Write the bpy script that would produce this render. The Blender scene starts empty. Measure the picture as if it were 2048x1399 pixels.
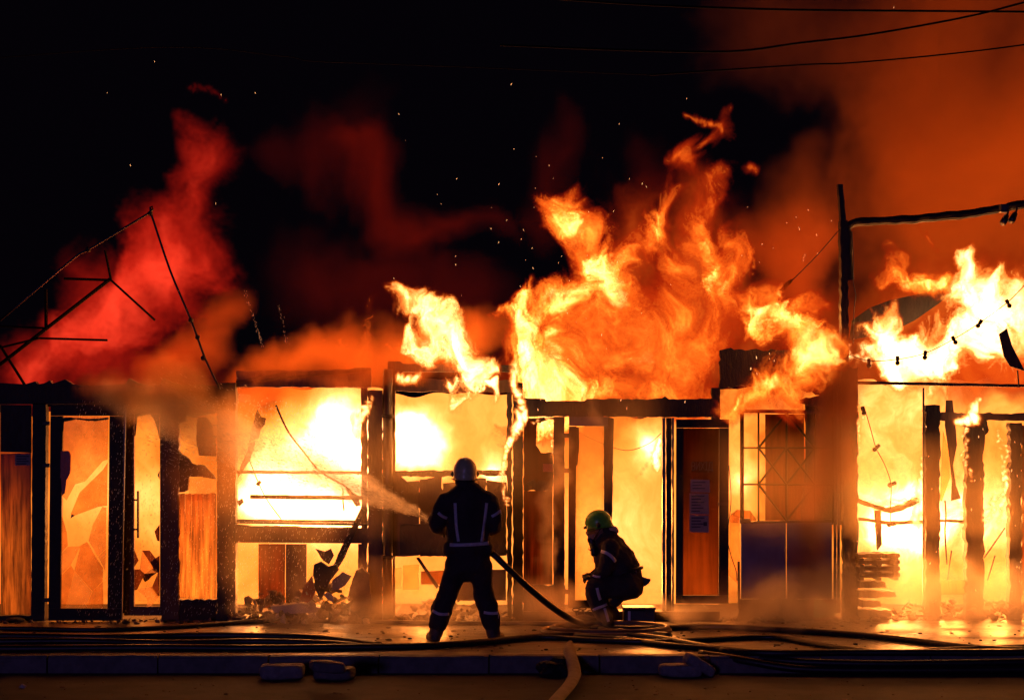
import bpy, bmesh, math, random
from mathutils import Vector, Matrix, noise as mnoise
S = bpy.context.scene
C = S.collection
R = random.Random(11)

# ---------------------------------------------------------------- camera, world, light, exposure
F = 3700.0                      # focal length in photo pixels (2048 wide)
HZ = 870.0                      # horizon row
cam = bpy.data.objects.new('camera', bpy.data.cameras.new('camera'))
C.objects.link(cam); S.camera = cam
cam.location = (0, 0, 2); cam.rotation_euler = (math.pi/2, 0, 0)
cam.data.sensor_width = 36; cam.data.lens = F/2048*36
cam.data.shift_y = (HZ-699.5)/2048; cam.data.clip_end = 400
w = bpy.data.worlds.new('World'); S.world = w; w.use_nodes = True
bg = w.node_tree.nodes['Background']; bg.inputs[0].default_value = (.5, .3, .75, 1); bg.inputs[1].default_value = .0022
sl = bpy.data.lights.new('beacon_light', 'SUN'); sl.energy = .16; sl.angle = math.radians(6); sl.color = (.40, .26, 1)
so = bpy.data.objects.new('beacon_light', sl); C.objects.link(so)
so.rotation_euler = (math.radians(84), 0, math.radians(-16))
S.view_settings.view_transform = 'Standard'; S.view_settings.look = 'None'
S.view_settings.exposure = 0; S.view_settings.gamma = 1; S.view_settings.use_curve_mapping = False
cy = S.cycles
cy.use_denoising = True; cy.volume_bounces = 1; cy.max_bounces = 6; cy.diffuse_bounces = 2; cy.glossy_bounces = 3
cy.transparent_max_bounces = 24; cy.volume_max_steps = 256; cy.volume_step_rate = 2.0
cy.sample_clamp_indirect = 6; cy.sample_clamp_direct = 0; cy.use_adaptive_sampling = False
cy.caustics_reflective = False; cy.caustics_refractive = False

def P(px, py, Y):
    return Vector(((px-1024)*Y/F, Y, 2-(py-HZ)*Y/F))
def GP(px, py, z=0.0):
    """point on the level z seen at that pixel"""
    return P(px, py, F*(2-z)/(py-HZ))

def fire_lamp(px, py, Y, e, r=.25, col=(1, .27, .045)):
    l = bpy.data.lights.new('fire_light', 'POINT'); l.energy = e; l.color = col; l.shadow_soft_size = r
    o = bpy.data.objects.new('fire_light', l); o.location = P(px, py, Y); C.objects.link(o)
for _x, _e in ((520, 90), (640, 150), (860, 120), (1270, 90), (1760, 170), (1900, 190), (2030, 190)): fire_lamp(_x, 1158, 21.0, _e, .22)
fire_lamp(1900, 640, 21.6, 520)
fire_lamp(2150, 560, 27.5, 800, .6)  # unseen light added behind the smoke so it glows through; no flame stands here
fire_lamp(1850, 560, 22.3, 170, .3)
fire_lamp(1280, 660, 21.2, 420)
fire_lamp(1240, 520, 21.0, 110)
fire_lamp(900, 700, 20.6, 60)
fire_lamp(620, 725, 21.2, 130)
fire_lamp(340, 715, 21.0, 25)
for _x, _y, _e in ((620, 980, 200), (840, 900, 170), (1270, 1010, 190), (1500, 960, 110), (1790, 1040, 360), (1980, 1040, 360), (300, 1020, 70)): fire_lamp(_x, _y, 21.3, _e, .3)
fire_lamp(1570, 660, 21.0, 60)
fire_lamp(250, 700, 22.0, 55, .3, (1, .12, .03))

# ---------------------------------------------------------------- node helper
class G:
    def __init__(s, nt): s.nt = nt
    def put(s, v, i):
        if isinstance(v, bpy.types.NodeSocket): s.nt.links.new(v, i)
        else: i.default_value = v
    def n(s, t, ins=None, **kw):
        x = s.nt.nodes.new(t)
        for k, v in kw.items(): setattr(x, k, v)
        for k, v in (ins or {}).items(): s.put(v, x.inputs[k])
        return x
    def m(s, op, a, b=0., c=0., clamp=False):
        x = s.nt.nodes.new('ShaderNodeMath'); x.operation = op; x.use_clamp = clamp
        for i, v in enumerate((a, b, c)): s.put(v, x.inputs[i])
        return x.outputs[0]
    def v(s, op, a, b=(0, 0, 0), sc=None):
        x = s.nt.nodes.new('ShaderNodeVectorMath'); x.operation = op
        s.put(a, x.inputs[0]); s.put(b, x.inputs[1])
        if sc is not None: s.put(sc, x.inputs['Scale'])
        return x.outputs['Value'] if op in ('LENGTH', 'DISTANCE', 'DOT_PRODUCT') else x.outputs['Vector']
    def ramp(s, fac, stops):
        cr = s.n('ShaderNodeValToRGB', {'Fac': fac}); e = cr.color_ramp.elements
        for i, (p, c) in enumerate(stops):
            if i < 2: x = e[i]; x.position = p
            else: x = e.new(p)
            x.color = (*c, 1) if len(c) == 3 else c
        return cr.outputs[0]

def new_mat(name):
    m = bpy.data.materials.new(name); m.use_nodes = True; m.node_tree.nodes.clear()
    return m, G(m.node_tree)

def solid(name, c1, c2, scale=8, stretch=(1, 1, 1), rough=(.6, .9), bump=.3, bscale=None, metal=0., spec=.5, det=6):
    m, g = new_mat(name)
    co = g.n('ShaderNodeTexCoord').outputs['Object']
    st = g.v('MULTIPLY', co, stretch)
    nz = g.n('ShaderNodeTexNoise', {'Vector': st, 'Scale': scale, 'Detail': det, 'Roughness': .62}).outputs['Fac']
    n2 = g.n('ShaderNodeTexNoise', {'Vector': st, 'Scale': bscale or scale*4, 'Detail': 4, 'Roughness': .6}).outputs['Fac']
    t = g.m('MULTIPLY_ADD', g.m('SUBTRACT', nz, .5), 2.4, .5, clamp=True)
    mx = g.n('ShaderNodeMix', {0: t}, data_type='RGBA'); mx.inputs[6].default_value = (*c1, 1); mx.inputs[7].default_value = (*c2, 1)
    ro = g.m('MULTIPLY_ADD', n2, rough[1]-rough[0], rough[0])
    bp = g.n('ShaderNodeBump', {'Strength': bump, 'Distance': .02, 'Height': g.m('ADD', nz, g.m('MULTIPLY', n2, .5))})
    b = g.n('ShaderNodeBsdfPrincipled', {'Base Color': mx.outputs[2], 'Roughness': ro, 'Metallic': metal, 'Normal': bp.outputs[0], 'Specular IOR Level': spec})
    o = g.n('ShaderNodeOutputMaterial'); m.node_tree.links.new(b.outputs[0], o.inputs[0])
    return m

M = {}
M['char'] = solid('charred_wood', (.008, .006, .005), (.04, .022, .014), 9, (1, 1, .35), (.45, .85), .8)
M['brown'] = solid('scorched_brown_board', (.05, .022, .012), (.16, .07, .035), 6, (1.6, 1, .3), (.5, .8), .5)
M['frame'] = solid('dark_painted_frame', (.007, .005, .005), (.02, .014, .012), 12, rough=(.4, .7), bump=.3, spec=.25)
M['alu'] = solid('sooty_aluminium', (.05, .045, .05), (.13, .11, .11), 10, (1, 1, .2), (.28, .5), .15, metal=.6)
M['steel'] = solid('sooty_steel_tube', (.02, .016, .015), (.06, .045, .04), 14, rough=(.4, .7), bump=.3, metal=.4)
M['panel'] = solid('grey_violet_panel', (.10, .085, .14), (.2, .17, .25), 3, (1, 1, .6), (.45, .7), .2)
M['rubber'] = solid('black_hose_jacket', (.008, .007, .009), (.03, .022, .026), 20, rough=(.25, .5), bump=.25, bscale=140)
M['palehose'] = solid('pale_canvas_hose', (.3, .22, .15), (.5, .38, .26), 9, rough=(.6, .85), bump=.35, bscale=120)
M['tanhose'] = solid('tan_rubber_hose', (.14, .07, .035), (.25, .13, .06), 12, rough=(.3, .6), bump=.2)
M['stone'] = solid('worn_concrete_block', (.16, .14, .15), (.34, .3, .31), 14, rough=(.7, .95), bump=.7)
M['rock'] = solid('black_lump', (.01, .009, .01), (.03, .027, .028), 12, rough=(.5, .8), bump=.9)
M['kerb'] = solid('kerb_concrete', (.08, .07, .075), (.2, .17, .18), 7, rough=(.55, .9), bump=.6, bscale=60)
M['cloth'] = solid('dark_turnout_cloth', (.02, .016, .018), (.055, .04, .042), 6, rough=(.75, .95), bump=.5, bscale=55)
M['tape'] = solid('silver_reflective_tape', (.55, .55, .6), (.8, .8, .85), 25, rough=(.3, .5), bump=.3)
M['helm_pale'] = solid('phosphor_helmet_shell', (.5, .48, .24), (.62, .58, .32), 5, rough=(.2, .35), bump=.05)
M['helm_green'] = solid('bright_green_helmet_shell', (.13, .5, .05), (.2, .62, .08), 5, rough=(.2, .35), bump=.05)
M['black'] = solid('black_plastic', (.008, .008, .009), (.02, .018, .02), 12, rough=(.3, .55), bump=.2)
M['skin'] = solid('skin', (.36, .2, .14), (.48, .28, .2), 14, rough=(.45, .6), bump=.15)
M['boot'] = solid('muddy_boot_leather', (.05, .03, .02), (.16, .1, .07), 9, rough=(.35, .7), bump=.5)
M['paper'] = solid('printed_paper', (.24, .2, .2), (.36, .31, .31), 5, rough=(.7, .9), bump=.1)
M['print'] = solid('dark_print', (.03, .03, .035), (.06, .055, .06), 9, bump=.05)
M['redplastic'] = solid('melted_red_plastic', (.35, .04, .015), (.5, .08, .03), 9, rough=(.25, .5), bump=.4)
M['debris'] = solid('scorched_debris', (.03, .02, .018), (.3, .17, .1), 4, rough=(.6, .95), bump=.6)
M['whitescrap'] = solid('pale_scrap_sheet', (.35, .3, .28), (.6, .52, .46), 3, rough=(.5, .8), bump=.4)

def translucent(name, ctop, cbot, z0, z1, dark=.25, streak=7, trans=.25, xs=1.):
    """sooty lit-through board or milky pane: diffuse transmission with vertical soot runs"""
    m, g = new_mat(name)
    co = g.n('ShaderNodeTexCoord').outputs['Object']
    z = g.n('ShaderNodeSeparateXYZ', {0: co}).outputs['Z']
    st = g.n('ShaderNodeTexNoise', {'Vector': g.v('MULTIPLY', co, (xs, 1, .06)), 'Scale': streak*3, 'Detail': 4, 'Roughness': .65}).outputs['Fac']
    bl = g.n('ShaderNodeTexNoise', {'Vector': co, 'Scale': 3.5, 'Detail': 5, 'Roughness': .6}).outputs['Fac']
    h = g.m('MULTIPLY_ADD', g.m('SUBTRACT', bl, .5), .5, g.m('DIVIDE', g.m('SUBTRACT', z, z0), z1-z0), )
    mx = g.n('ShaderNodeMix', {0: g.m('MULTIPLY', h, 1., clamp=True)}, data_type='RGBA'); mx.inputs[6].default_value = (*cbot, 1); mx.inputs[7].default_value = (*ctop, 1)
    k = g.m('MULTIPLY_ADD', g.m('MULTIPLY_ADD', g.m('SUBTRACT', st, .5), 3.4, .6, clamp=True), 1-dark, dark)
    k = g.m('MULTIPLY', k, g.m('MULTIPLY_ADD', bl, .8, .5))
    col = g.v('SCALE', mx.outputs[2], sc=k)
    tr = g.n('ShaderNodeBsdfTranslucent', {'Color': col})
    tp = g.n('ShaderNodeBsdfTransparent', {'Color': col})
    gl = g.n('ShaderNodeBsdfPrincipled', {'Base Color': g.v('SCALE', col, sc=.15), 'Roughness': .25})
    a = g.n('ShaderNodeMixShader', {0: trans, 1: tr.outputs[0], 2: tp.outputs[0]})
    b = g.n('ShaderNodeMixShader', {0: .12, 1: a.outputs[0], 2: gl.outputs[0]})
    o = g.n('ShaderNodeOutputMaterial'); m.node_tree.links.new(b.outputs[0], o.inputs[0])
    return m
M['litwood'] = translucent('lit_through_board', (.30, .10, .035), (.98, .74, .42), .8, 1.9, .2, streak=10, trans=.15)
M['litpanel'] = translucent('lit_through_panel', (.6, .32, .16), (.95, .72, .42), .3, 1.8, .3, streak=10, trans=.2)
M['dimpanel'] = translucent('dim_sooted_panel', (.16, .06, .025), (.28, .13, .06), .3, 1.8, .25, trans=.08)
M['sootglass'] = translucent('sooted_glass', (.12, .05, .02), (.42, .24, .11), .3, 1.5, .7, trans=.22)
M['midpanel'] = translucent('brown_lit_panel', (.16, .07, .03), (.26, .13, .06), .3, 1.8, .5, trans=.15)
M['wire'] = solid('sooty_wire', (.004, .003, .003), (.01, .008, .007), 12, rough=(.7, .9), bump=.1, spec=.1)

def glass_mat(name, col, dirt=.25):
    m, g = new_mat(name)
    co = g.n('ShaderNodeTexCoord').outputs['Object']
    nz = g.n('ShaderNodeTexNoise', {'Vector': co, 'Scale': 6, 'Detail': 6, 'Roughness': .65}).outputs['Fac']
    k = g.m('MULTIPLY_ADD', g.m('SUBTRACT', nz, .5), dirt*2, 1.-dirt*.4)
    c = g.v('SCALE', g.n('ShaderNodeRGB').outputs[0], sc=k); m.node_tree.nodes['RGB'].outputs[0].default_value = (*col, 1)
    tp = g.n('ShaderNodeBsdfTransparent', {'Color': c}); tr = g.n('ShaderNodeBsdfTranslucent', {'Color': c})
    gl = g.n('ShaderNodeBsdfGlossy', {'Color': (1, 1, 1, 1), 'Roughness': .08})
    a = g.n('ShaderNodeMixShader', {0: .12, 1: tp.outputs[0], 2: tr.outputs[0]})
    b = g.n('ShaderNodeMixShader', {0: .05, 1: a.outputs[0], 2: gl.outputs[0]})
    o = g.n('ShaderNodeOutputMaterial'); m.node_tree.links.new(b.outputs[0], o.inputs[0])
    return m
M['glass_a'] = glass_mat('amber_stained_glass', (.97, .8, .62), .25)
M['glass_b'] = glass_mat('orange_stained_glass', (.95, .73, .5), .3)
M['glass_c'] = glass_mat('nearly_clear_glass', (.97, .88, .75), .12)

# ---------------------------------------------------------------- object helpers
def obj(name, me, mat, parent=None, smooth=False):
    if isinstance(me, bmesh.types.BMesh):
        b = me; me = bpy.data.meshes.new(name); bmesh.ops.recalc_face_normals(b, faces=b.faces); b.to_mesh(me); b.free()
    if mat is not None and len(me.materials) == 0: me.materials.append(mat)
    o = bpy.data.objects.new(name, me); C.objects.link(o)
    if parent is not None:
        o.parent = parent; 
        q = parent; off = Vector((0, 0, 0))
        while q is not None: off += q.location; q = q.parent
        o.location = -off if parent.type == 'EMPTY' and off.length else Vector((0, 0, 0))
    if smooth:
        for p in me.polygons: p.use_smooth = True
    return o
def tag(o, label, cat, group=None, kind=None):
    o['label'] = label; o['category'] = cat
    if group: o['group'] = group
    if kind: o['kind'] = kind
    return o
def thing(name, label, cat, loc=(0, 0, 0), group=None):
    o = bpy.data.objects.new(name, None); C.objects.link(o); o.location = loc; o.empty_display_size = .1
    return tag(o, label, cat, group)
def pbox(bm, x0, y0, x1, y1, Y, d):
    """box whose front face covers that pixel rectangle at distance Y, d deep"""
    a = P(x0, y1, Y); b = P(x1, y0, Y)
    wbox(bm, a, Vector((b.x, Y+d, b.z)))
def wbox(bm, a, b):
    vs = [bm.verts.new((x, y, z)) for z in (a.z, b.z) for y in (a.y, b.y) for x in (a.x, b.x)]
    for f in ((0, 1, 3, 2), (4, 6, 7, 5), (0, 4, 5, 1), (2, 3, 7, 6), (0, 2, 6, 4), (1, 5, 7, 3)):
        bm.faces.new([vs[i] for i in f])
def jag(pts, amp, step, rng=R, skip=()):
    out = []
    for i in range(len(pts)):
        a = pts[i]; b = pts[(i+1) % len(pts)]; out.append(a)
        if i in skip: continue
        L = math.hypot(b[0]-a[0], b[1]-a[1]); n = int(L/step)
        nx, ny = -(b[1]-a[1])/max(L, 1e-6), (b[0]-a[0])/max(L, 1e-6)
        for k in range(1, n):
            t = (k+rng.uniform(-.3, .3))/n; j = rng.uniform(-amp, amp)
            out.append((a[0]+(b[0]-a[0])*t+nx*j, a[1]+(b[1]-a[1])*t+ny*j))
    return out
def ppoly(bm, pts, Y, d, tilt=0.):
    """extruded outline, points in photo pixels at distance Y"""
    fr = [bm.verts.new(P(x, y, Y)) for x, y in pts]
    bk = [bm.verts.new(v.co+Vector((0, d, 0))) for v in fr]
    n = len(fr)
    if tilt:
        for v in fr+bk: v.co.y += tilt*(v.co.x-fr[0].co.x)
    bm.faces.new(fr); bm.faces.new(bk[::-1])
    for i in range(n): bm.faces.new((fr[i], fr[(i+1) % n], bk[(i+1) % n], bk[i]))
def box(name, parent, mat, x0, y0, x1, y1, Y, d, bev=.004):
    bm = bmesh.new(); pbox(bm, x0, y0, x1, y1, Y, d)
    if bev: bmesh.ops.bevel(bm, geom=bm.edges[:], offset=bev, segments=1, affect='EDGES')
    return obj(name, bm, M[mat] if isinstance(mat, str) else mat, parent)
def poly(name, parent, mat, pts, Y, d, amp=0, step=10, skip=(), tilt=0.):
    bm = bmesh.new(); ppoly(bm, jag(pts, amp, step, skip=skip) if amp else pts, Y, d, tilt)
    return obj(name, bm, M[mat] if isinstance(mat, str) else mat, parent)
def charpost(name, parent, mat, x0, y0, x1, y1, Y, d, amp=2.2, lean=0):
    """burnt timber: uneven edges"""
    return poly(name, parent, mat, [(x0+lean, y0), (x1+lean, y0), (x1, y1), (x0, y1)], Y, d, amp, 9)
def catmull(pts, k=8):
    if len(pts) < 3: return list(pts)
    q = [pts[0]*2-pts[1]]+list(pts)+[pts[-1]*2-pts[-2]]; out = []
    for i in range(1, len(q)-2):
        a, b, c, d = q[i-1:i+3]
        for j in range(k):
            t = j/k
            out.append(.5*((2*b)+(c-a)*t+(2*a-5*b+4*c-d)*t*t+(3*b-a-3*c+d)*t**3))
    out.append(q[-2]); return out
def tube(bm, pts, r, n=8, flat=1., caps=True):
    rings = []; N = len(pts); up0 = Vector((0, 0, 1))
    for i, p in enumerate(pts):
        t = (pts[min(i+1, N-1)]-pts[max(i-1, 0)]).normalized()
        up = up0 if abs(t.z) < .9 else Vector((0, 1, 0))
        s = t.cross(up).normalized(); u = s.cross(t).normalized(); rr = r[i] if isinstance(r, (list, tuple)) else r
        rings.append([bm.verts.new(p+s*math.cos(2*math.pi*k/n)*rr+u*math.sin(2*math.pi*k/n)*rr*flat) for k in range(n)])
    for a, b in zip(rings[:-1], rings[1:]):
        for k in range(n): bm.faces.new((a[k], a[(k+1) % n], b[(k+1) % n], b[k]))
    if caps: bm.faces.new(rings[0][::-1]); bm.faces.new(rings[-1])
def tubeobj(name, parent, mat, pts, r, n=8, flat=1., k=8, curve=True):
    bm = bmesh.new(); tube(bm, catmull(pts, k) if curve else pts, r, n, flat)
    return obj(name, bm, M[mat], parent, smooth=True)
def bar(name, parent, mat, a, b, Y, wpx, d=None, Y2=None):
    """straight bar between two pixels"""
    A = P(*a, Y); B = P(*b, Y2 or Y); bm = bmesh.new(); tube(bm, [A, B], wpx/2*Y/F, 6)
    return obj(name, bm, M[mat], parent)
def lump(name, parent, mat, c, size, seed=0, rough=.35, sub=3):
    bm = bmesh.new(); bmesh.ops.create_icosphere(bm, subdivisions=sub, radius=1)
    for v in bm.verts:
        k = 1+rough*mnoise.noise(v.co*1.6+Vector((seed, 0, 0)))+rough*.5*mnoise.noise(v.co*4+Vector((0, seed, 0)))
        v.co = Vector((v.co.x*size[0]*k, v.co.y*size[1]*k, v.co.z*size[2]*k))+c
    return obj(name, bm, M[mat], parent)

# ---------------------------------------------------------------- ground, road, kerb
def ground_mat():
    m, g = new_mat('wet_sooty_asphalt')
    co = g.n('ShaderNodeTexCoord').outputs['Object']
    big = g.n('ShaderNodeTexNoise', {'Vector': g.v('MULTIPLY', co, (.6, 1.6, 1)), 'Scale': 1.1, 'Detail': 5, 'Roughness': .6}).outputs['Fac']
    fine = g.n('ShaderNodeTexNoise', {'Vector': co, 'Scale': 60, 'Detail': 5, 'Roughness': .7}).outputs['Fac']
    wet = g.m('MULTIPLY_ADD', g.m('SUBTRACT', big, .42), 7., .5, clamp=True)
    ro = g.m('MULTIPLY_ADD', wet, -.3, .62)
    ro = g.m('ADD', ro, g.m('MULTIPLY', g.m('SUBTRACT', fine, .5), .2))
    col = g.ramp(g.m('MULTIPLY_ADD', fine, .6, g.m('MULTIPLY', big, .4)), [(.3, (.07, .06, .052)), (.7, (.24, .2, .17))])
    h = g.m('ADD', g.m('MULTIPLY', fine, g.m('MULTIPLY_ADD', wet, -.75, 1.)), g.m('MULTIPLY', big, 1.5))
    rip = g.n('ShaderNodeTexNoise', {'Vector': co, 'Scale': 9, 'Detail': 3}).outputs['Fac']
    h = g.m('ADD', h, g.m('MULTIPLY', rip, 3.2))
    bp = g.n('ShaderNodeBump', {'Strength': .5, 'Distance': .014, 'Height': h})
    b = g.n('ShaderNodeBsdfPrincipled', {'Base Color': col, 'Roughness': ro, 'Normal': bp.outputs[0], 'Specular IOR Level': .9})
    o = g.n('ShaderNodeOutputMaterial'); m.node_tree.links.new(b.outputs[0], o.inputs[0]); return m
M['ground'] = ground_mat()
M['road'] = solid('dry_asphalt', (.02, .018, .018), (.085, .072, .068), 2.5, rough=(.75, .95), bump=.8, bscale=90)
KY = F*2.15/(1345-HZ)            # distance of the kerb face
def sheet(name, x0, x1, y0, y1, z, mat, lab, nx=60, ny=40, amp=0.):
    bm = bmesh.new(); g = []
    for j in range(ny+1):
        g.append([bm.verts.new((x0+(x1-x0)*i/nx, y0+(y1-y0)*j/ny, z+amp*mnoise.noise(Vector((x0+(x1-x0)*i/nx, y0+(y1-y0)*j/ny, 0))*.8))) for i in range(nx+1)])
    for j in range(ny):
        for i in range(nx): bm.faces.new((g[j][i], g[j][i+1], g[j+1][i+1], g[j+1][i]))
    o = obj(name, bm, mat, None, True); o['kind'] = 'structure'; o['label'] = lab; return o
sheet('pavement', -60, 60, KY+.155, 160, 0, M['ground'], 'wet sooty asphalt pavement between the kerb and the burning kiosks', 40, 40)
sheet('road', -60, 60, -20, KY+.01, -.15, M['road'], 'dark asphalt road in front of the kerb', 40, 20)
kerb = bpy.data.objects.new('kerb', None); C.objects.link(kerb); kerb['kind'] = 'structure'; kerb['label'] = 'row of concrete kerb stones along the pavement edge'
kx = -9.2; ki = 0; meshes = []
for j in range(5):
    bm = bmesh.new(); wbox(bm, Vector((0, 0, -.2)), Vector((.985, .15, .004)))
    bmesh.ops.subdivide_edges(bm, edges=[e for e in bm.edges if abs((e.verts[0].co-e.verts[1].co).x) > .5], cuts=12)
    bmesh.ops.bevel(bm, geom=[e for e in bm.edges if e.verts[0].co.z > 0 and e.verts[1].co.z > 0 and e.verts[0].co.y < .01 and e.verts[1].co.y < .01], offset=.02, segments=2, affect='EDGES')
    for v in bm.verts: v.co += mnoise.noise_vector(v.co*5+Vector((j*9, 0, 0)))*.008
    me = bpy.data.meshes.new('kerb_stone'); bmesh.ops.recalc_face_normals(bm, faces=bm.faces); bm.to_mesh(me); bm.free(); me.materials.append(M['kerb']); meshes.append(me)
while kx < 9:
    o = bpy.data.objects.new('kerb_stone', meshes[ki % 5]); C.objects.link(o); o.parent = kerb
    o.location = (kx, KY+R.uniform(-.006, .006), R.uniform(-.006, .004)); o.rotation_euler.z = R.uniform(-.006, .006); kx += 1.0; ki += 1

# ---------------------------------------------------------------- fire inside the rooms (opaque glowing gas body)
def hot_mat(name, base, spots, nsc=1.1, namp=.35, seed=0., Sx=1.):
    m, g = new_mat(name)
    co = g.n('ShaderNodeTexCoord').outputs['Object']
    p = g.v('ADD', co, (seed*7.3, seed*3.1, seed*5.7))
    wn = g.n('ShaderNodeTexNoise', {'Vector': p, 'Scale': 1.3, 'Detail': 3}).outputs['Color']
    wp = g.v('ADD', p, g.v('SCALE', g.v('SUBTRACT', wn, (.5, .5, .5)), sc=1.1))
    n1 = g.n('ShaderNodeTexNoise', {'Vector': g.v('MULTIPLY', wp, (1, 1, .7)), 'Scale': nsc, 'Detail': 6, 'Roughness': .52}).outputs['Fac']
    t = g.m('MULTIPLY_ADD', g.m('SUBTRACT', n1, .5), namp*2.4, base)
    cw = g.v('ADD', co, g.v('SCALE', g.v('SUBTRACT', wn, (.5, .5, .5)), sc=.7))
    for (px, py, r, a) in spots:
        c = P(px, py, 21.9); d = g.v('MULTIPLY', g.v('SUBTRACT', cw, c), (1, .2, 1))
        L = g.m('DIVIDE', g.v('LENGTH', d), r*21.9/F)
        f = g.m('SUBTRACT', 1., L, clamp=True); f = g.m('MULTIPLY', g.m('MULTIPLY', f, f), g.m('SUBTRACT', 3., g.m('MULTIPLY', f, 2.)))
        t = g.m('ADD', t, g.m('MULTIPLY', f, a))
    t = g.m('MAXIMUM', t, 0.)
    lick = g.n('ShaderNodeTexNoise', {'Vector': g.v('MULTIPLY', wp, (1, 1, .4)), 'Scale': nsc*4.5, 'Detail': 6, 'Roughness': .62}).outputs['Fac']
    t = g.m('MAXIMUM', g.m('ADD', t, g.m('MULTIPLY', g.m('SUBTRACT', lick, .5), namp*2.1)), 0.)
    col = g.ramp(t, [(0., (1, .10, .015)), (.2, (1, .12, .012)), (.4, (1, .2, .015)), (.56, (1, .24, .025)), (.72, (1, .275, .042)), (.86, (1, .32, .075)), (1., (1, .42, .15))])
    st = g.ramp(t, [(0., (.02,)*3), (.2, (.09,)*3), (.4, (.19,)*3), (.56, (.31,)*3), (.72, (.44,)*3), (.86, (.64,)*3), (1., (1.,)*3)])
    st = g.m('MULTIPLY', g.m('ADD', st, g.m('MULTIPLY', g.m('MINIMUM', g.m('SUBTRACT', g.m('MAXIMUM', t, .9), .9), 1.), 5.*Sx)), 5.)
    e = g.n('ShaderNodeEmission', {'Color': col, 'Strength': st})
    o = g.n('ShaderNodeOutputMaterial'); m.node_tree.links.new(e.outputs[0], o.inputs[0]); return m
def fire_body(label, x0, x1, ytop, base, spots, Y=21.9, seed=0, edge=10, namp=.3, **kw):
    bm = bmesh.new(); NX, NZ = 34, 30
    A = P(x0, ytop, Y); B = P(x1, ytop, Y); zt = A.z
    def pt(i, j, back):
        u = i/NX; vv = j/NZ
        x = A.x+(B.x-A.x)*u; z = .004+(zt-.004)*vv
        y = Y+(.9 if back else 0)+.22*mnoise.noise(Vector((x*1.3, seed*5+back*9, z*1.3)))+.08*mnoise.noise(Vector((x*4, seed*5, z*4)))
        if j == NZ: z += .12*mnoise.noise(Vector((x*3, seed, 3)))
        return (x, y, z)
    fr = [[bm.verts.new(pt(i, j, 0)) for i in range(NX+1)] for j in range(NZ+1)]
    bk = [[bm.verts.new(pt(i, j, 1)) for i in range(NX+1)] for j in range(NZ+1)]
    for j in range(NZ):
        for i in range(NX):
            bm.faces.new((fr[j][i], fr[j][i+1], fr[j+1][i+1], fr[j+1][i])); bm.faces.new((bk[j][i], bk[j+1][i], bk[j+1][i+1], bk[j][i+1]))
    for j in range(NZ):
        bm.faces.new((fr[j][0], fr[j+1][0], bk[j+1][0], bk[j][0])); bm.faces.new((fr[j][NX], bk[j][NX], bk[j+1][NX], fr[j+1][NX]))
    for i in range(NX):
        bm.faces.new((fr[0][i], bk[0][i], bk[0][i+1], fr[0][i+1])); bm.faces.new((fr[NZ][i], fr[NZ][i+1], bk[NZ][i+1], bk[NZ][i]))
    o = obj('room_fire', bm, hot_mat('room_fire_glow', base, spots, seed=seed, namp=namp, **kw), None, True)
    return tag(o, label, 'fire', 'fires filling the kiosks')
fire_body('amber fire glowing behind the tall glass doors of the left kiosk', -260, 452, 830, .46,
          [(165, 990, 150, .28), (300, 1000, 140, .34), (150, 860, 90, -.06), (400, 850, 70, .3), (20, 900, 160, -.25), (30, 1150, 120, .1), (300, 880, 60, .1), (395, 1140, 90, -.06)], seed=1, namp=.12)
fire_body('white hot fire filling the wide window above the counter', 456, 764, 775, .66,
          [(500, 780, 150, -.42), (640, 960, 240, .55), (720, 880, 120, .3), (520, 970, 110, .25), (560, 760, 120, -.2), (600, 1150, 200, -.12)], seed=2, namp=.12)
fire_body('blinding fire in the open window behind the standing firefighter', 768, 1030, 788, .68,
          [(830, 890, 95, .7), (990, 930, 60, .4), (930, 900, 80, -.06), (830, 1150, 120, -.06)], seed=3, namp=.12)
fire_body('yellow fire in the open doorway behind the crouching firefighter', 1034, 1436, 832, .60,
          [(1300, 900, 70, .4), (1270, 1050, 190, .18), (1180, 1080, 130, .12), (1250, 850, 90, -.16), (1170, 880, 90, -.2), (1400, 950, 90, -.15), (1075, 880, 60, .05)], seed=4, namp=.11)
fire_body('orange fire behind the metal lattice screen', 1440, 1690, 778, .50,
          [(1490, 950, 90, .5), (1470, 860, 80, .15), (1600, 950, 130, -.35), (1650, 1000, 120, -.3), (1540, 800, 100, .1)], seed=5, namp=.2)
fire_body('pale yellow fire raging in the far kiosk with the burnt posts', 1694, 2330, 760, .68,
          [(1800, 1040, 130, .5), (1900, 1000, 120, .3), (2010, 1010, 120, .25), (1760, 800, 120, .1), (1990, 870, 90, -.14), (2040, 940, 60, -.12), (1760, 1180, 60, -.1)], seed=6, namp=.2)

fc = bpy.data.curves.new('exit_lettering', 'FONT'); fc.body = 'ВИХІД'; fc.size = .125; fc.extrude = .002; fc.align_x = 'CENTER'; fc.align_y = 'CENTER'; fc.space_character = .9
_fo = bpy.data.objects.new('lettering_source', fc); C.objects.link(_fo); bpy.context.view_layer.update()
EXIT_ME = bpy.data.meshes.new_from_object(_fo); bpy.data.objects.remove(_fo)
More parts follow.
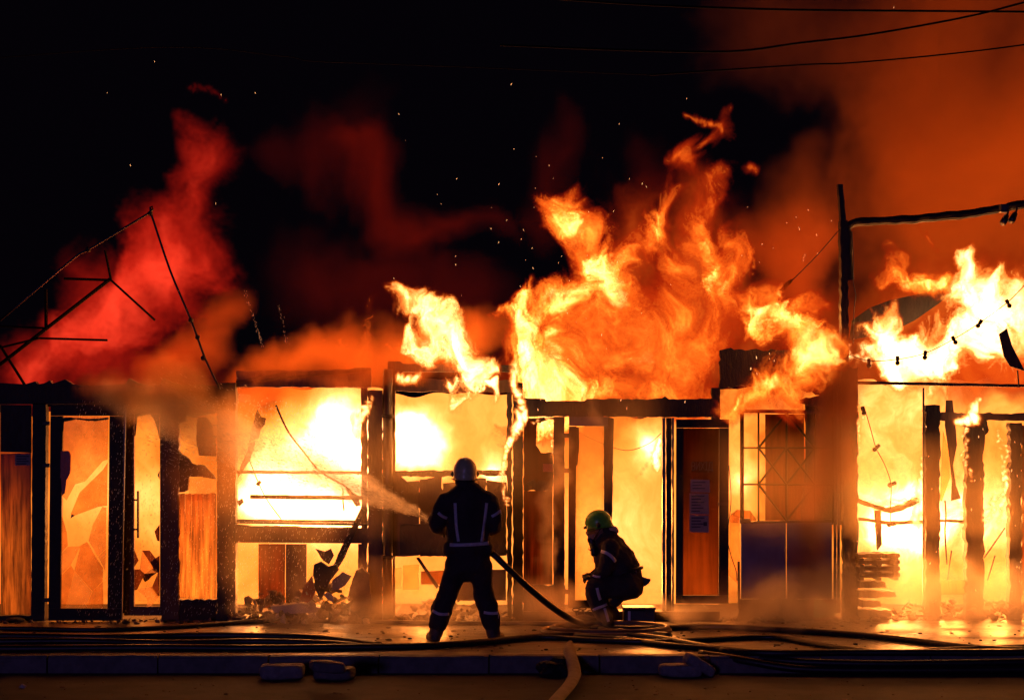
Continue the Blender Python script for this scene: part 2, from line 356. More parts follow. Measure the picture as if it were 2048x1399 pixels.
# ---------------------------------------------------------------- flame and smoke volumes
def spine(strokes, Y, step=.03, jit=.1, rnd=random.Random(3)):
    vs, rad, heat = [], [], []
    for st in strokes:
        for a, b in zip(st[:-1], st[1:]):
            A = P(a[0], a[1], a[4] if len(a) > 4 else Y); B = P(b[0], b[1], b[4] if len(b) > 4 else Y); n = max(1, int((B-A).length/step))
            for i in range(n+1):
                t = i/n; vs.append(A.lerp(B, t)+Vector((0, rnd.uniform(-jit, jit), 0)))
                rad.append((a[2]*(1-t)+b[2]*t)*Y/F); heat.append(a[3]*(1-t)+b[3]*t)
    return vs, rad, heat
def vol(name, strokes, Y, mat, vox=.018, depth=.35, amp=(.45, .22, .1, .026), freq=(.9, 2.6, 6.5, 15), seed=0, k=1., stretch=(1, .5, .45), fsc=10., thr=.12,
        ridge=.45, big=1.6, bigsc=2.2, core=None, corethr=.3, lift=1.3, wy=.5, ydiv=2., fdet=5., zmin=None, pad=.15, shear=0., rot=None, mod=0., modsc=1.7):
    vs, rad, heat = spine(strokes, Y)
    me = bpy.data.meshes.new(name); me.from_pydata(vs, [], [])
    me.attributes.new('rad', 'FLOAT', 'POINT').data.foreach_set('value', rad)
    me.attributes.new('heat', 'FLOAT', 'POINT').data.foreach_set('value', heat)
    o = bpy.data.objects.new(name, me); C.objects.link(o)
    if core: me.materials.append(core)
    me.materials.append(mat)
    nt = bpy.data.node_groups.new(name, 'GeometryNodeTree')
    nt.interface.new_socket('Geometry', in_out='INPUT', socket_type='NodeSocketGeometry'); nt.interface.new_socket('Geometry', in_out='OUTPUT', socket_type='NodeSocketGeometry')
    g = G(nt); gi = g.n('NodeGroupInput').outputs[0]; go = g.n('NodeGroupOutput')
    pos = g.n('GeometryNodeInputPosition').outputs[0]
    sv = (seed*13.1, seed*7.7, seed*3.3)
    q = g.v('ADD', pos, sv)
    def nz(vec, scale, det, out='Color', rough=.55):
        return g.n('ShaderNodeTexNoise', {'Vector': vec, 'Scale': scale, 'Detail': det, 'Roughness': rough}).outputs[out]
    if len(amp) == 3 and vox < .03: amp = (*amp, .024)
    if len(freq) == 3 and vox < .03: freq = (*freq, 16)
    for A, f in zip(amp, freq):
        n = g.v('SUBTRACT', nz(g.v('MULTIPLY', q, (1, .7, .8)), f, 1.5), (.5, .5, .5))
        q = g.v('ADD', q, g.v('MULTIPLY', n, (A*2.2, A*2.2*wy, A*2.6)))
    wp = g.v('SUBTRACT', q, sv)
    sn = g.n('GeometryNodeSampleNearest', {'Geometry': gi, 'Sample Position': wp}, domain='POINT').outputs[0]
    def si(attr, typ):
        val = g.n('GeometryNodeInputPosition').outputs[0] if attr == 'position' else g.n('GeometryNodeInputNamedAttribute', {'Name': attr}, data_type='FLOAT').outputs[0]
        return g.n('GeometryNodeSampleIndex', {'Geometry': gi, 'Value': val, 'Index': sn}, data_type=typ, domain='POINT').outputs[0]
    sp = si('position', 'FLOAT_VECTOR'); r = si('rad', 'FLOAT'); h = si('heat', 'FLOAT')
    env = g.m('SUBTRACT', 1., g.m('DIVIDE', g.v('LENGTH', g.v('SUBTRACT', wp, sp)), r))
    qf = q
    if shear:
        sx = g.n('ShaderNodeSeparateXYZ', {0: q}); qf = g.n('ShaderNodeCombineXYZ', {0: g.m('ADD', sx.outputs[0], g.m('MULTIPLY', sx.outputs[2], shear)), 1: sx.outputs[1], 2: sx.outputs[2]}).outputs[0]
    if rot is not None:
        qf = g.n('ShaderNodeVectorRotate', {'Vector': q, 'Angle': rot}, rotation_type='Y_AXIS').outputs[0]
    fil = nz(g.v('MULTIPLY', qf, stretch), fsc, fdet, 'Fac', .64)
    rid = g.m('SUBTRACT', 1., g.m('ABSOLUTE', g.m('MULTIPLY', g.m('SUBTRACT', fil, .5), 6.)))
    bg_ = nz(g.v('MULTIPLY', q, (1, .6, .7)), bigsc, 5. if vox > .04 else 2., 'Fac')
    d = g.m('ADD', g.m('ADD', env, g.m('MULTIPLY', g.m('SUBTRACT', rid, .35), ridge*k)), g.m('MULTIPLY', g.m('SUBTRACT', bg_, .5), big*k))
    d = g.m('MULTIPLY', g.m('SUBTRACT', d, thr), h)
    # nothing outside the sampled body
    d = g.m('MULTIPLY', d, g.m('MULTIPLY', g.m('ADD', env, .45), 3., clamp=True))
    if mod:
        mn_ = nz(g.v('MULTIPLY', g.v('ADD', q, (5.3, 0, 2.1)), (1, .25, .8)), modsc, 4., 'Fac')
        d = g.m('MULTIPLY', d, g.m('MULTIPLY_ADD', g.m('MULTIPLY_ADD', g.m('SUBTRACT', mn_, .47), 7., .5, clamp=True), mod, 1.-mod))
    dens = g.m('MINIMUM', g.m('MAXIMUM', d, 0.), 1.6)
    xs = [v.x for v in vs]; zs = [v.z for v in vs]; ys = [v.y for v in vs]; mr = max(rad)*.9+pad
    mn = Vector((min(xs)-mr, min(ys)-depth, min(zs)-mr)); mx = Vector((max(xs)+mr, max(ys)+depth, max(zs)+mr*lift))
    if zmin is not None: mn.z = zmin
    vc = g.n('GeometryNodeVolumeCube', {'Density': dens, 'Min': mn, 'Max': mx})
    for i, ax in enumerate('XYZ'): vc.inputs['Resolution '+ax].default_value = max(4, int((mx[i]-mn[i])/vox/(ydiv if ax == 'Y' else 1)))
    sm = g.n('GeometryNodeSetMaterial', {'Geometry': vc.outputs[0], 'Material': mat}); out = sm.outputs[0]
    if core:
        vm = g.n('GeometryNodeVolumeToMesh', {'Volume': vc.outputs[0], 'Threshold': corethr, 'Adaptivity': .15})
        ss = g.n('GeometryNodeSetShadeSmooth', {'Geometry': vm.outputs[0]})
        s2 = g.n('GeometryNodeSetMaterial', {'Geometry': ss.outputs[0], 'Material': core})
        jn = g.n('GeometryNodeJoinGeometry'); nt.links.new(out, jn.inputs[0]); nt.links.new(s2.outputs[0], jn.inputs[0]); out = jn.outputs[0]
    nt.links.new(out, go.inputs[0])
    md = o.modifiers.new(name, 'NODES'); md.node_group = nt
    return o
def fire_vol_mat(name, stops, S0=.8, S1=5, tau=14, pw=2.):
    m, g = new_mat(name)
    d = g.n('ShaderNodeAttribute', attribute_name='density').outputs['Fac']
    col = g.ramp(d, stops)
    st = g.m('ADD', S0, g.m('MULTIPLY', S1, g.m('POWER', d, pw)))
    dd = g.m('MULTIPLY', d, tau)
    em = g.n('ShaderNodeEmission', {'Color': col, 'Strength': g.m('MULTIPLY', dd, st)})
    ab = g.n('ShaderNodeVolumeAbsorption', {'Color': (0, 0, 0, 1), 'Density': dd})
    ad = g.n('ShaderNodeAddShader', {0: em.outputs[0], 1: ab.outputs[0]})
    o = g.n('ShaderNodeOutputMaterial'); m.node_tree.links.new(ad.outputs[0], o.inputs['Volume']); return m
def core_mat(name, col, st, fac):
    m, g = new_mat(name)
    fr = g.n('ShaderNodeLayerWeight', {'Blend': .5}).outputs['Facing']
    f = g.m('MULTIPLY', g.m('POWER', g.m('SUBTRACT', 1., fr), 2.), fac)
    e = g.n('ShaderNodeEmission', {'Color': (*col, 1), 'Strength': st}); t = g.n('ShaderNodeBsdfTransparent')
    mx = g.n('ShaderNodeMixShader', {0: f, 1: t.outputs[0], 2: e.outputs[0]})
    o = g.n('ShaderNodeOutputMaterial'); m.node_tree.links.new(mx.outputs[0], o.inputs[0])
    try: m.cycles.emission_sampling = 'NONE'
    except Exception: pass
    return m
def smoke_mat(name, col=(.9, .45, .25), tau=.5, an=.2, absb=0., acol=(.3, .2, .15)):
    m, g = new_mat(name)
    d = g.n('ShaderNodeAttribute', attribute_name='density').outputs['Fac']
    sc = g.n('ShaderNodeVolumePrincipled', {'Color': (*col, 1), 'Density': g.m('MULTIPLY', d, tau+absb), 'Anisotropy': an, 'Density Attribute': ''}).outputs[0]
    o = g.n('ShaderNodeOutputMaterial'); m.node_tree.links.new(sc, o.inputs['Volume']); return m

ORANGE = [(0., (.75, .02, .003)), (.2, (.95, .05, .004)), (.45, (1, .125, .007)), (.75, (1, .25, .022)), (1., (1, .42, .09))]
WHITE = [(0., (.95, .05, .005)), (.2, (1, .13, .01)), (.45, (1, .27, .035)), (.9, (1, .5, .17))]
RED = [(0., (.65, .008, .002)), (.5, (.9, .022, .008)), (1., (1, .05, .018))]
FM = fire_vol_mat('orange_flame_gas', ORANGE, .55, 6.5, 12, 2.6)
FW = fire_vol_mat('white_flame_gas', WHITE, .8, 8., 15, 2.2)
FR = fire_vol_mat('red_plume_glow', RED, .72, .75, 1.5, 1.5)
FD = fire_vol_mat('deep_orange_flame_gas', [(0., (.7, .03, .004)), (.4, (.9, .07, .006)), (.9, (1, .17, .015))], .35, .9, 4)
KO = core_mat('flame_sheet', (1, .17, .012), 1.4, .1)
KW = core_mat('hot_flame_sheet', (1, .32, .06), 2., .12)
KR = core_mat('red_plume_sheet', (.8, .015, .006), .5, .04)
GF = 'flames licking above the kiosks'
def flame(label, strokes, Y, mat=None, core=None, group=GF, name='flame', **kw):
    return tag(vol(name, strokes, Y, mat or FM, core=(core or KO) if core is not False else None, **kw), label, 'flame', group)
flame('tall orange and yellow flame towering over the door kiosk',
      [[(1060, 790, 60, 1.3), (1120, 745, 80, 1.1), (1190, 690, 80, .95), (1225, 610, 66, 1.), (1220, 540, 54, 1.0), (1182, 485, 42, 1.2), (1145, 435, 34, 1.), (1135, 385, 22, .7)], [(1225, 540, 46, 1.1), (1190, 500, 42, 1.2), (1170, 470, 38, 1.1)],
       [(1225, 540, 46, .9), (1290, 480, 36, .8), (1330, 425, 26, .7), (1345, 395, 18, .5)], [(1090, 640, 44, .9), (1150, 600, 50, .8), (1210, 560, 50, .8)],
       [(1150, 780, 60, 1.), (1260, 775, 70, .75), (1370, 775, 60, .55), (1430, 770, 36, .4)], [(1240, 700, 80, .8), (1330, 690, 80, .5)],
       [(1300, 740, 80, .55), (1380, 680, 85, .45), (1430, 620, 60, .55), (1425, 550, 44, 1.3), (1400, 480, 36, .9), (1405, 430, 26, .6)], [(1440, 560, 40, .7), (1460, 480, 30, .6)],
       [(1320, 640, 60, .5), (1335, 560, 45, .45), (1345, 500, 30, .6)], [(1410, 420, 30, .35), (1440, 340, 18, .25)],
       [(1080, 730, 50, 1.2), (1050, 665, 44, 1.2), (1010, 640, 28, 1.1), (985, 640, 18, .9)], [(1050, 780, 26, 1.1), (1025, 720, 26, 1.), (1020, 670, 22, .9)], [(1050, 640, 36, 1.), (1060, 590, 22, .8)]], 20.75, stretch=(.9, .45, .5), shear=.55, thr=.2, vox=.0155, ridge=1.15, big=2.5, bigsc=2.0, fsc=10, mod=.56)
flame('deep red flame body burning behind the tallest flame',
      [[(1100, 740, 90, .7), (1240, 700, 120, .8), (1380, 680, 110, .9), (1420, 580, 90, .9), (1400, 470, 70, .7), (1390, 380, 50, .4)], [(1250, 640, 110, .8), (1290, 520, 80, .7), (1300, 430, 50, .4)], [(1030, 740, 50, .5), (1060, 640, 50, .5)]],
      21.6, FD, False, seed=60, vox=.03, depth=.55, amp=(.4, .25, .12), fsc=7, ridge=.5, big=1.1, shear=.4, stretch=(1, .6, .5))
flame('small red flame wisp torn off above the tallest flame', [[(1375, 290, 22, .5), (1400, 320, 24, .5)], [(1428, 300, 15, .5), (1442, 276, 14, .4)]], 20.8, seed=2, vox=.016, fsc=12, big=1.)
flame('thin red flame streak floating highest over the door kiosk', [[(1375, 222, 9, .6), (1440, 246, 9, .6)]], 20.8, seed=3, amp=(.12, .08, .04), vox=.012, big=.6, pad=.1)
flame('small round flame puff floating beside the tallest flame', [[(1492, 330, 15, .5), (1510, 338, 13, .4)]], 20.8, seed=5, amp=(.1, .1, .05), vox=.014, big=.8, pad=.1)
flame('little flame tongue hanging between the tallest flame and the lamp pole', [[(1498, 498, 9, .7), (1503, 545, 10, .7)]], 20.8, seed=6, amp=(.1, .08, .05), vox=.014, big=.8, pad=.1)
flame('white and gold flame curling over the beam behind the standing firefighter',
      [[(950, 765, 18, 1.1), (938, 715, 26, 1.15), (905, 672, 38, 1.2), (850, 675, 36, 1.4)], [(900, 650, 34, 1.1), (850, 612, 28, 1.), (800, 592, 20, .8)], [(935, 700, 30, .9), (975, 730, 22, .8)],
       [(900, 768, 15, 1.4), (985, 766, 13, 1.2)]], 19.75, FW, KW, seed=7, vox=.013, amp=(.3, .24, .12), fsc=11, ridge=.9, big=2.3, bigsc=3., pad=.15, depth=.25, stretch=(1, .5, .4))
flame('low white flame on the beam end beside the drainpipe', [[(800, 758, 12, 1.2), (840, 762, 12, 1.2)]], 19.75, FW, KW, seed=8, vox=.012, amp=(.12, .1, .05), fsc=16, big=1., pad=.1, depth=.15)
flame('thin white flame running up the post left of the doors',
      [[(1048, 835, 8, 1.3), (1040, 770, 10, 1.3), (1032, 715, 12, 1.)], [(1018, 1000, 7, 1.2), (1024, 900, 8, 1.4), (1040, 830, 10, 1.4)]], 19.82, FW, KW, seed=9, vox=.012, amp=(.16, .12, .06), fsc=15, big=1.2, pad=.1, depth=.18)
flame('curling gold flame between the door kiosk and the lamp pole',
      [[(1500, 600, 36, 1.2), (1560, 625, 50, 1.1), (1610, 665, 54, 1.), (1640, 715, 56, .9), (1600, 765, 46, .8), (1530, 795, 30, .7), (1460, 800, 22, .7)], [(1510, 590, 30, 1.), (1545, 575, 22, .8)],
       [(1640, 690, 40, .8), (1675, 690, 20, .8)], [(1590, 620, 40, .6), (1640, 600, 26, .4)]], 19.85, FM, KO, seed=10, vox=.0145, amp=(.32, .24, .12), fsc=9, ridge=1., big=2.6, bigsc=2.6, shear=.5, stretch=(1, .5, .4), mod=.6)
flame('deep orange glow of fire-lit smoke behind the sloping fascia', [[(1480, 690, 60, .6), (1560, 650, 80, .7), (1640, 680, 70, .7)], [(1560, 610, 60, .5), (1640, 600, 50, .4)]], 21.5, FD, False, seed=61, vox=.035, depth=.5, amp=(.3, .2, .1), fsc=6, ridge=.4, big=1.2)  # brown-orange glow on smoke, put in as the volume's own emission
flame('deep orange burning gas behind the huge white flame', [[(1740, 660, 70, .7), (1850, 640, 100, .9), (1960, 600, 110, 1.), (2060, 620, 120, 1.), (2200, 620, 120, 1.)], [(1790, 720, 60, 1.), (2000, 730, 80, 1.2), (2200, 730, 80, 1.2)]], 21.7, FD, False, seed=62, vox=.035, depth=.5, amp=(.4, .25, .12), fsc=6, ridge=.4, big=1.2)
flame('huge white flame over the far kiosk',
      [[(1760, 640, 42, 1.3), (1820, 690, 48, 1.6), (1880, 700, 55, 1.9), (1950, 660, 60, 1.9), (1955, 600, 56, 1.8), (1935, 540, 36, 1.4), (1925, 512, 18, 1.)], [(1960, 620, 50, 1.5), (2020, 600, 36, 1.2)],
       [(1860, 740, 36, 1.9), (1890, 690, 40, 1.9), (2010, 680, 60, 1.0), (2080, 640, 70, 1.3), (2160, 640, 60, 1.)], [(1800, 670, 40, 1.3), (1745, 645, 28, 1.)], [(1740, 700, 24, 1.), (1830, 730, 36, 1.3), (1880, 755, 34, 1.5)], [(1985, 600, 40, 1.3), (2040, 640, 50, 1.2)]], 20.75, FW, KW, seed=11, vox=.016, amp=(.36, .26, .12), ridge=.8, big=2.3, mod=.45)
flame('pale yellow glowing haze hanging over the far kiosk roof edge', [[(1900, 740, 60, .5), (2000, 735, 70, .5), (2120, 730, 80, .5)]], 21.2, FM, KO, seed=12, vox=.022, big=.9, ridge=.2)  # bright haze built as a broad flame volume that emits its glow
flame('lacy orange flame curling above the sagging awning', [[(1790, 560, 26, .8), (1840, 560, 30, .8), (1890, 560, 20, 1.)], [(1800, 560, 22, .6), (1805, 510, 14, .5)], [(1845, 560, 20, .8), (1855, 530, 12, .8)]],
      20.9, seed=13, vox=.014, fsc=13, amp=(.3, .2, .1), ridge=.8)
flame('thin flame wisp rising just under the lamp arm', [[(1850, 450, 7, .5), (1862, 475, 9, .6), (1882, 500, 6, .5)]], 20.9, seed=14, vox=.013, amp=(.12, .08, .04), big=.8, pad=.08)
flame('small flame fringe on the roof edge beside the lamp pole', [[(1700, 690, 9, 1.2), (1704, 712, 10, 1.4), (1745, 716, 8, 1.2)]], 20.2, FW, KW, seed=15, vox=.012, amp=(.1, .08, .04), big=1., pad=.08, depth=.15)
flame('faint red flame wisps rising over the wide window', [[(735, 770, 26, .55), (725, 700, 20, .5), (728, 620, 12, .4)], [(700, 720, 30, .3), (650, 670, 18, .3)]], 20.4, FD, KO, seed=16, vox=.02, ridge=.7)
flame('pinkish flame curl beside the beam over the wide window', [[(775, 685, 9, .5), (810, 700, 8, .6), (838, 715, 8, .5)]], 20.2, FD, KO, seed=17, vox=.013, amp=(.12, .1, .05), big=.8, pad=.1)
flame('huge soft red plume of flame and lit smoke rising from the left kiosk roof',
      [[(90, 745, 85, .95), (190, 680, 100, 1.1), (290, 590, 100, 1.1), (365, 490, 84, 1.2), (400, 390, 60, 1.1), (410, 290, 46, .9), (402, 235, 28, .7)], [(190, 600, 60, .5), (170, 520, 34, .25)],
       [(90, 720, 60, .7), (250, 740, 70, .45), (380, 720, 60, .3)]],
      22.3, FR, KR, seed=18, vox=.035, depth=.7, amp=(.45, .22, .1), freq=(.8, 2.2, 5.5), fsc=5.5, ridge=.75, big=1.5, stretch=(1, .6, .35), shear=-.7, corethr=.5, mod=.5, modsc=1.1)  # part flame, part smoke; red light on the smoke is put in as emission
flame('thin red flame crescent above the red plume', [[(380, 176, 7, .35), (415, 175, 8, .4), (445, 200, 7, .3)]], 22.3, FR, KR, seed=19, vox=.02, amp=(.1, .06, .03), big=.5, pad=.12, corethr=.12)
# flames on the burning timber
GT = 'small flames feeding on the burnt timber'
flame('white flame on the post edge left of the drainpipe', [[(722, 850, 10, 1.3), (735, 820, 9, 1.3), (746, 796, 6, 1.)], [(720, 840, 12, 1.1), (726, 870, 8, 1.)]], 19.85, FW, KW, GT, seed=20, vox=.011, amp=(.08, .08, .04), big=1., pad=.08, depth=.14)
flame('white flame jet bursting beside the open doorway frame', [[(1318, 880, 9, 1.8), (1312, 905, 15, 1.8), (1318, 935, 9, 1.6)], [(1306, 912, 7, .9), (1275, 960, 5, .8)]], 20.3, FW, KW, GT, seed=21, vox=.012, amp=(.08, .06, .04), big=.8, pad=.1, depth=.15)
flame('white flames along the left edge of the far kiosk opening', [[(1722, 800, 5, 1.5), (1724, 850, 6, 1.4), (1718, 900, 5, 1.3)]], 19.9, FW, KW, GT, seed=22, vox=.012, amp=(.08, .08, .04), big=1., pad=.08, depth=.14)
flame('flames sweeping up the first burnt post of the far kiosk', [[(1850, 960, 14, 1.6), (1848, 1000, 20, 1.6), (1830, 1040, 18, 1.4)], [(1852, 950, 10, 1.4), (1856, 880, 6, 1.2)]], 20.25, FW, KW, GT, seed=23, vox=.012, amp=(.12, .1, .05), fsc=14, big=1.1, pad=.1, depth=.18)
flame('flames bursting on top of the second burnt post', [[(1925, 835, 12, 1.7), (1950, 830, 16, 1.7), (1962, 805, 9, 1.2)], [(1930, 960, 5, 1.3), (1928, 900, 6, 1.3), (1930, 850, 7, 1.4)]], 19.85, FW, KW, GT, seed=24, vox=.012, amp=(.12, .1, .05), fsc=14, big=1.1, pad=.1, depth=.16)
flame('flames crawling along the sagging beam in the far kiosk', [[(1745, 1015, 6, 1.2), (1790, 1012, 8, 1.4), (1840, 1000, 9, 1.4)], [(1920, 1060, 8, 1.2), (1922, 1000, 7, 1.3)]], 20.3, FW, KW, GT, seed=25, vox=.012, amp=(.1, .1, .05), big=1.1, pad=.1, depth=.16)
flame('flames running up the third burnt post at the frame edge', [[(2010, 1050, 6, 1.3), (2008, 960, 8, 1.5), (2004, 880, 7, 1.3), (2000, 858, 6, 1.)], [(1985, 1050, 9, 1.2), (1990, 990, 10, 1.2)]], 19.85, FW, KW, GT, seed=26, vox=.012, amp=(.1, .1, .05), big=1.1, pad=.1, depth=.16)
flame('flames in the sooty window left of the doors', [[(1058, 840, 5, 1.2), (1100, 838, 6, 1.5), (1106, 890, 5, 1.4), (1102, 920, 4, 1.)]], 20.05, FW, KW, GT, seed=27, vox=.011, amp=(.07, .07, .04), big=.9, pad=.08, depth=.12)

def smoke(label, strokes, Y, mat, group='smoke over the fire', name='smoke', **kw):
    return tag(vol(name, strokes, Y, mat, **kw), label, 'smoke', group, 'stuff')
SD = dict(ridge=.12, stretch=(1, 1, 1))
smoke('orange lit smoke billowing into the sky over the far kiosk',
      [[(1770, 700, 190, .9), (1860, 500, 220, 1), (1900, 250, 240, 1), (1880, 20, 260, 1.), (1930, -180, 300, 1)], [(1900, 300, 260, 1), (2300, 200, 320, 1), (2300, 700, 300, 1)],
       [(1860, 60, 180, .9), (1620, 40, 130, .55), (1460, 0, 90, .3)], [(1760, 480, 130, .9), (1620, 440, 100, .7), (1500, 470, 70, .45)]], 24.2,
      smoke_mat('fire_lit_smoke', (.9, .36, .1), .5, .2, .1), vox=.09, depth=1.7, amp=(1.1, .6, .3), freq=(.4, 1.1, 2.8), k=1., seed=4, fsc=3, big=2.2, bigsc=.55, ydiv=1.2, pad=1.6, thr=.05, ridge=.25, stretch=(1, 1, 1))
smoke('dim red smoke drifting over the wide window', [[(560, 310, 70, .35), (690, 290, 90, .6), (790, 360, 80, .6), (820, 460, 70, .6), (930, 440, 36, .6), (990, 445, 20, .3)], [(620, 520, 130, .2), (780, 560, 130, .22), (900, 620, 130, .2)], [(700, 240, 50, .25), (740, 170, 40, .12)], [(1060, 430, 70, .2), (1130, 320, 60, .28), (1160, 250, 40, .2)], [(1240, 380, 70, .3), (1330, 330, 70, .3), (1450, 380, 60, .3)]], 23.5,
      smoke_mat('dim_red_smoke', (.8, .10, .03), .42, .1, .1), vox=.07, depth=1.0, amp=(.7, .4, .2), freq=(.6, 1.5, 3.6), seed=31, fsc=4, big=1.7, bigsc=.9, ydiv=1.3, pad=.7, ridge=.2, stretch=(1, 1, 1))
smoke('orange smoke hugging the roof edge over the wide window', [[(490, 745, 60, .9), (600, 735, 75, 1.), (720, 720, 70, .9), (900, 680, 80, .6), (1000, 660, 50, .4)]], 19.85,
      smoke_mat('roof_smoke', (.94, .34, .09), 1.8, .3, .25), vox=.045, depth=.4, amp=(.4, .2, .1), freq=(.8, 2, 5), seed=32, fsc=5, big=1.2, bigsc=1.4, ydiv=1.5, **SD)
smoke('brown smoke rolling off the right end of the left kiosk roof', [[(300, 740, 60, .6), (420, 690, 70, .8), (455, 620, 45, .9)]], 21.2,
      smoke_mat('brown_smoke', (.65, .2, .06), 1., .1, .5), vox=.045, depth=.5, amp=(.3, .2, .1), freq=(.8, 2, 5), seed=33, fsc=5, big=1.1, bigsc=1.4, ydiv=1.5, **SD)
smoke('dark smoke column drifting before the lattice screen', [[(1695, 720, 55, .9), (1665, 800, 55, 1.), (1665, 900, 50, 1.), (1640, 1050, 50, .7), (1650, 1160, 50, .5)]], 19.7,
      smoke_mat('dark_smoke', (.3, .12, .06), 1.2, .3, 3.), vox=.035, depth=.3, amp=(.3, .2, .1), freq=(.8, 2, 5), seed=34, fsc=6, big=1.2, bigsc=1.6, ydiv=1.5, **SD)
smoke('brown smoke between the tallest flame and the lamp pole', [[(1500, 480, 90, .8), (1600, 440, 100, .8), (1560, 600, 80, .9), (1480, 690, 60, .9)]], 22.0,
      smoke_mat('brown_back_smoke', (.75, .25, .08), .9, .1, .4), vox=.06, depth=.6, amp=(.5, .3, .12), freq=(.6, 1.5, 4), seed=35, fsc=5, big=1.2, bigsc=1.2, ydiv=1.4, **SD)
smoke('brown smoke pooling in the upper left corner of the wide window', [[(480, 790, 46, 1.), (560, 785, 40, .9), (640, 775, 26, .6)], [(480, 800, 40, .9), (490, 850, 30, .6)]], 20.5,
      smoke_mat('brown_room_smoke', (.5, .16, .04), 2.2, .2, 1.), vox=.05, depth=.3, amp=(.25, .15, .08), freq=(1, 2.4, 5), seed=71, fsc=5, big=1.2, bigsc=1.6, ydiv=1., pad=.2, **SD)
GS = 'steam over the wet pavement'
STEAM = smoke_mat('ground_steam', (.99, .88, .74), 3.2, .5)
smoke('low orange lit steam over the pavement before the far kiosk', [[(1310, 1222, 30, .7), (1500, 1212, 45, 1.), (1700, 1197, 62, .9), (1850, 1190, 66, .75), (2150, 1185, 70, .75)], [(1350, 1236, 30, 1, 18.9), (1700, 1240, 40, 1, 18.7), (2150, 1235, 50, 1, 18.6)]], 19.3, STEAM, GS, 'steam',
      vox=.035, depth=.5, amp=(.25, .15, .08), freq=(1, 2.5, 6), seed=36, fsc=6, big=1.4, bigsc=2., ydiv=1.5, zmin=.01, wy=1., **SD)
smoke('thin steam over the pavement around the standing firefighter', [[(480, 1228, 28, .6), (700, 1220, 34, .8), (900, 1212, 40, .9), (1130, 1210, 38, .8)], [(550, 1240, 28, .7, 18.8), (900, 1240, 34, .9, 18.6), (1200, 1238, 34, .7, 18.7)]], 19.2, STEAM, GS, 'steam',
      vox=.035, depth=.5, amp=(.25, .15, .08), freq=(1, 2.5, 6), seed=37, fsc=6, big=1.5, bigsc=2., ydiv=1.5, zmin=.01, wy=1., **SD)
smoke('wispy steam curling up past the left door of the pair', [[(1100, 1150, 22, .6), (1095, 1050, 26, .9), (1110, 960, 22, .9), (1130, 880, 14, .6)], [(1190, 800, 22, .6), (1195, 830, 20, .6)]], 19.5, STEAM, GS, 'steam',
      vox=.02, depth=.25, amp=(.2, .15, .08), freq=(1.2, 3, 7), seed=38, fsc=9, big=1.6, bigsc=3., ydiv=1.5, **SD)

VEIL = smoke_mat('smoke_veil', (.97, .75, .45), .5, .6)
smoke('thin glowing smoke veil drifting before the middle kiosks', [[(520, 1100, 150, .6), (640, 950, 150, .6), (800, 950, 150, .7), (980, 960, 160, .8), (1120, 980, 150, .6), (1250, 800, 110, .3)], [(600, 1180, 90, .9), (1000, 1180, 90, .9)]], 19.45, VEIL, vox=.12, depth=.3,
      amp=(.3, .2, .1), freq=(.8, 2, 5), seed=51, fsc=4, big=.9, bigsc=1.3, ydiv=1., zmin=.01, pad=.4, **SD)
smoke('thin glowing smoke veil drifting before the right kiosks', [[(1450, 950, 120, .5), (1650, 950, 170, .9), (1800, 1000, 180, .7), (2000, 1000, 200, .6), (2250, 1000, 200, .6)], [(1450, 1180, 80, .9), (1800, 1170, 100, .6), (2250, 1170, 100, .5)]], 19.45, VEIL, vox=.12, depth=.3,
      amp=(.3, .2, .1), freq=(.8, 2, 5), seed=52, fsc=4, big=.9, bigsc=1.3, ydiv=1., zmin=.01, pad=.4, **SD)
smoke('thin orange smoke before the left kiosk fascia where the water lands', [[(180, 770, 50, .5), (260, 790, 60, 1.), (360, 800, 70, 1.), (440, 860, 80, .9), (430, 1000, 90, .5)]], 19.5, smoke_mat('spray_mist', (.99, .62, .28), 2.2, .45), vox=.06, depth=.3,
      amp=(.25, .15, .08), freq=(1, 2, 5), seed=53, fsc=5, big=1.7, bigsc=1.6, ydiv=1., pad=.3, **SD)

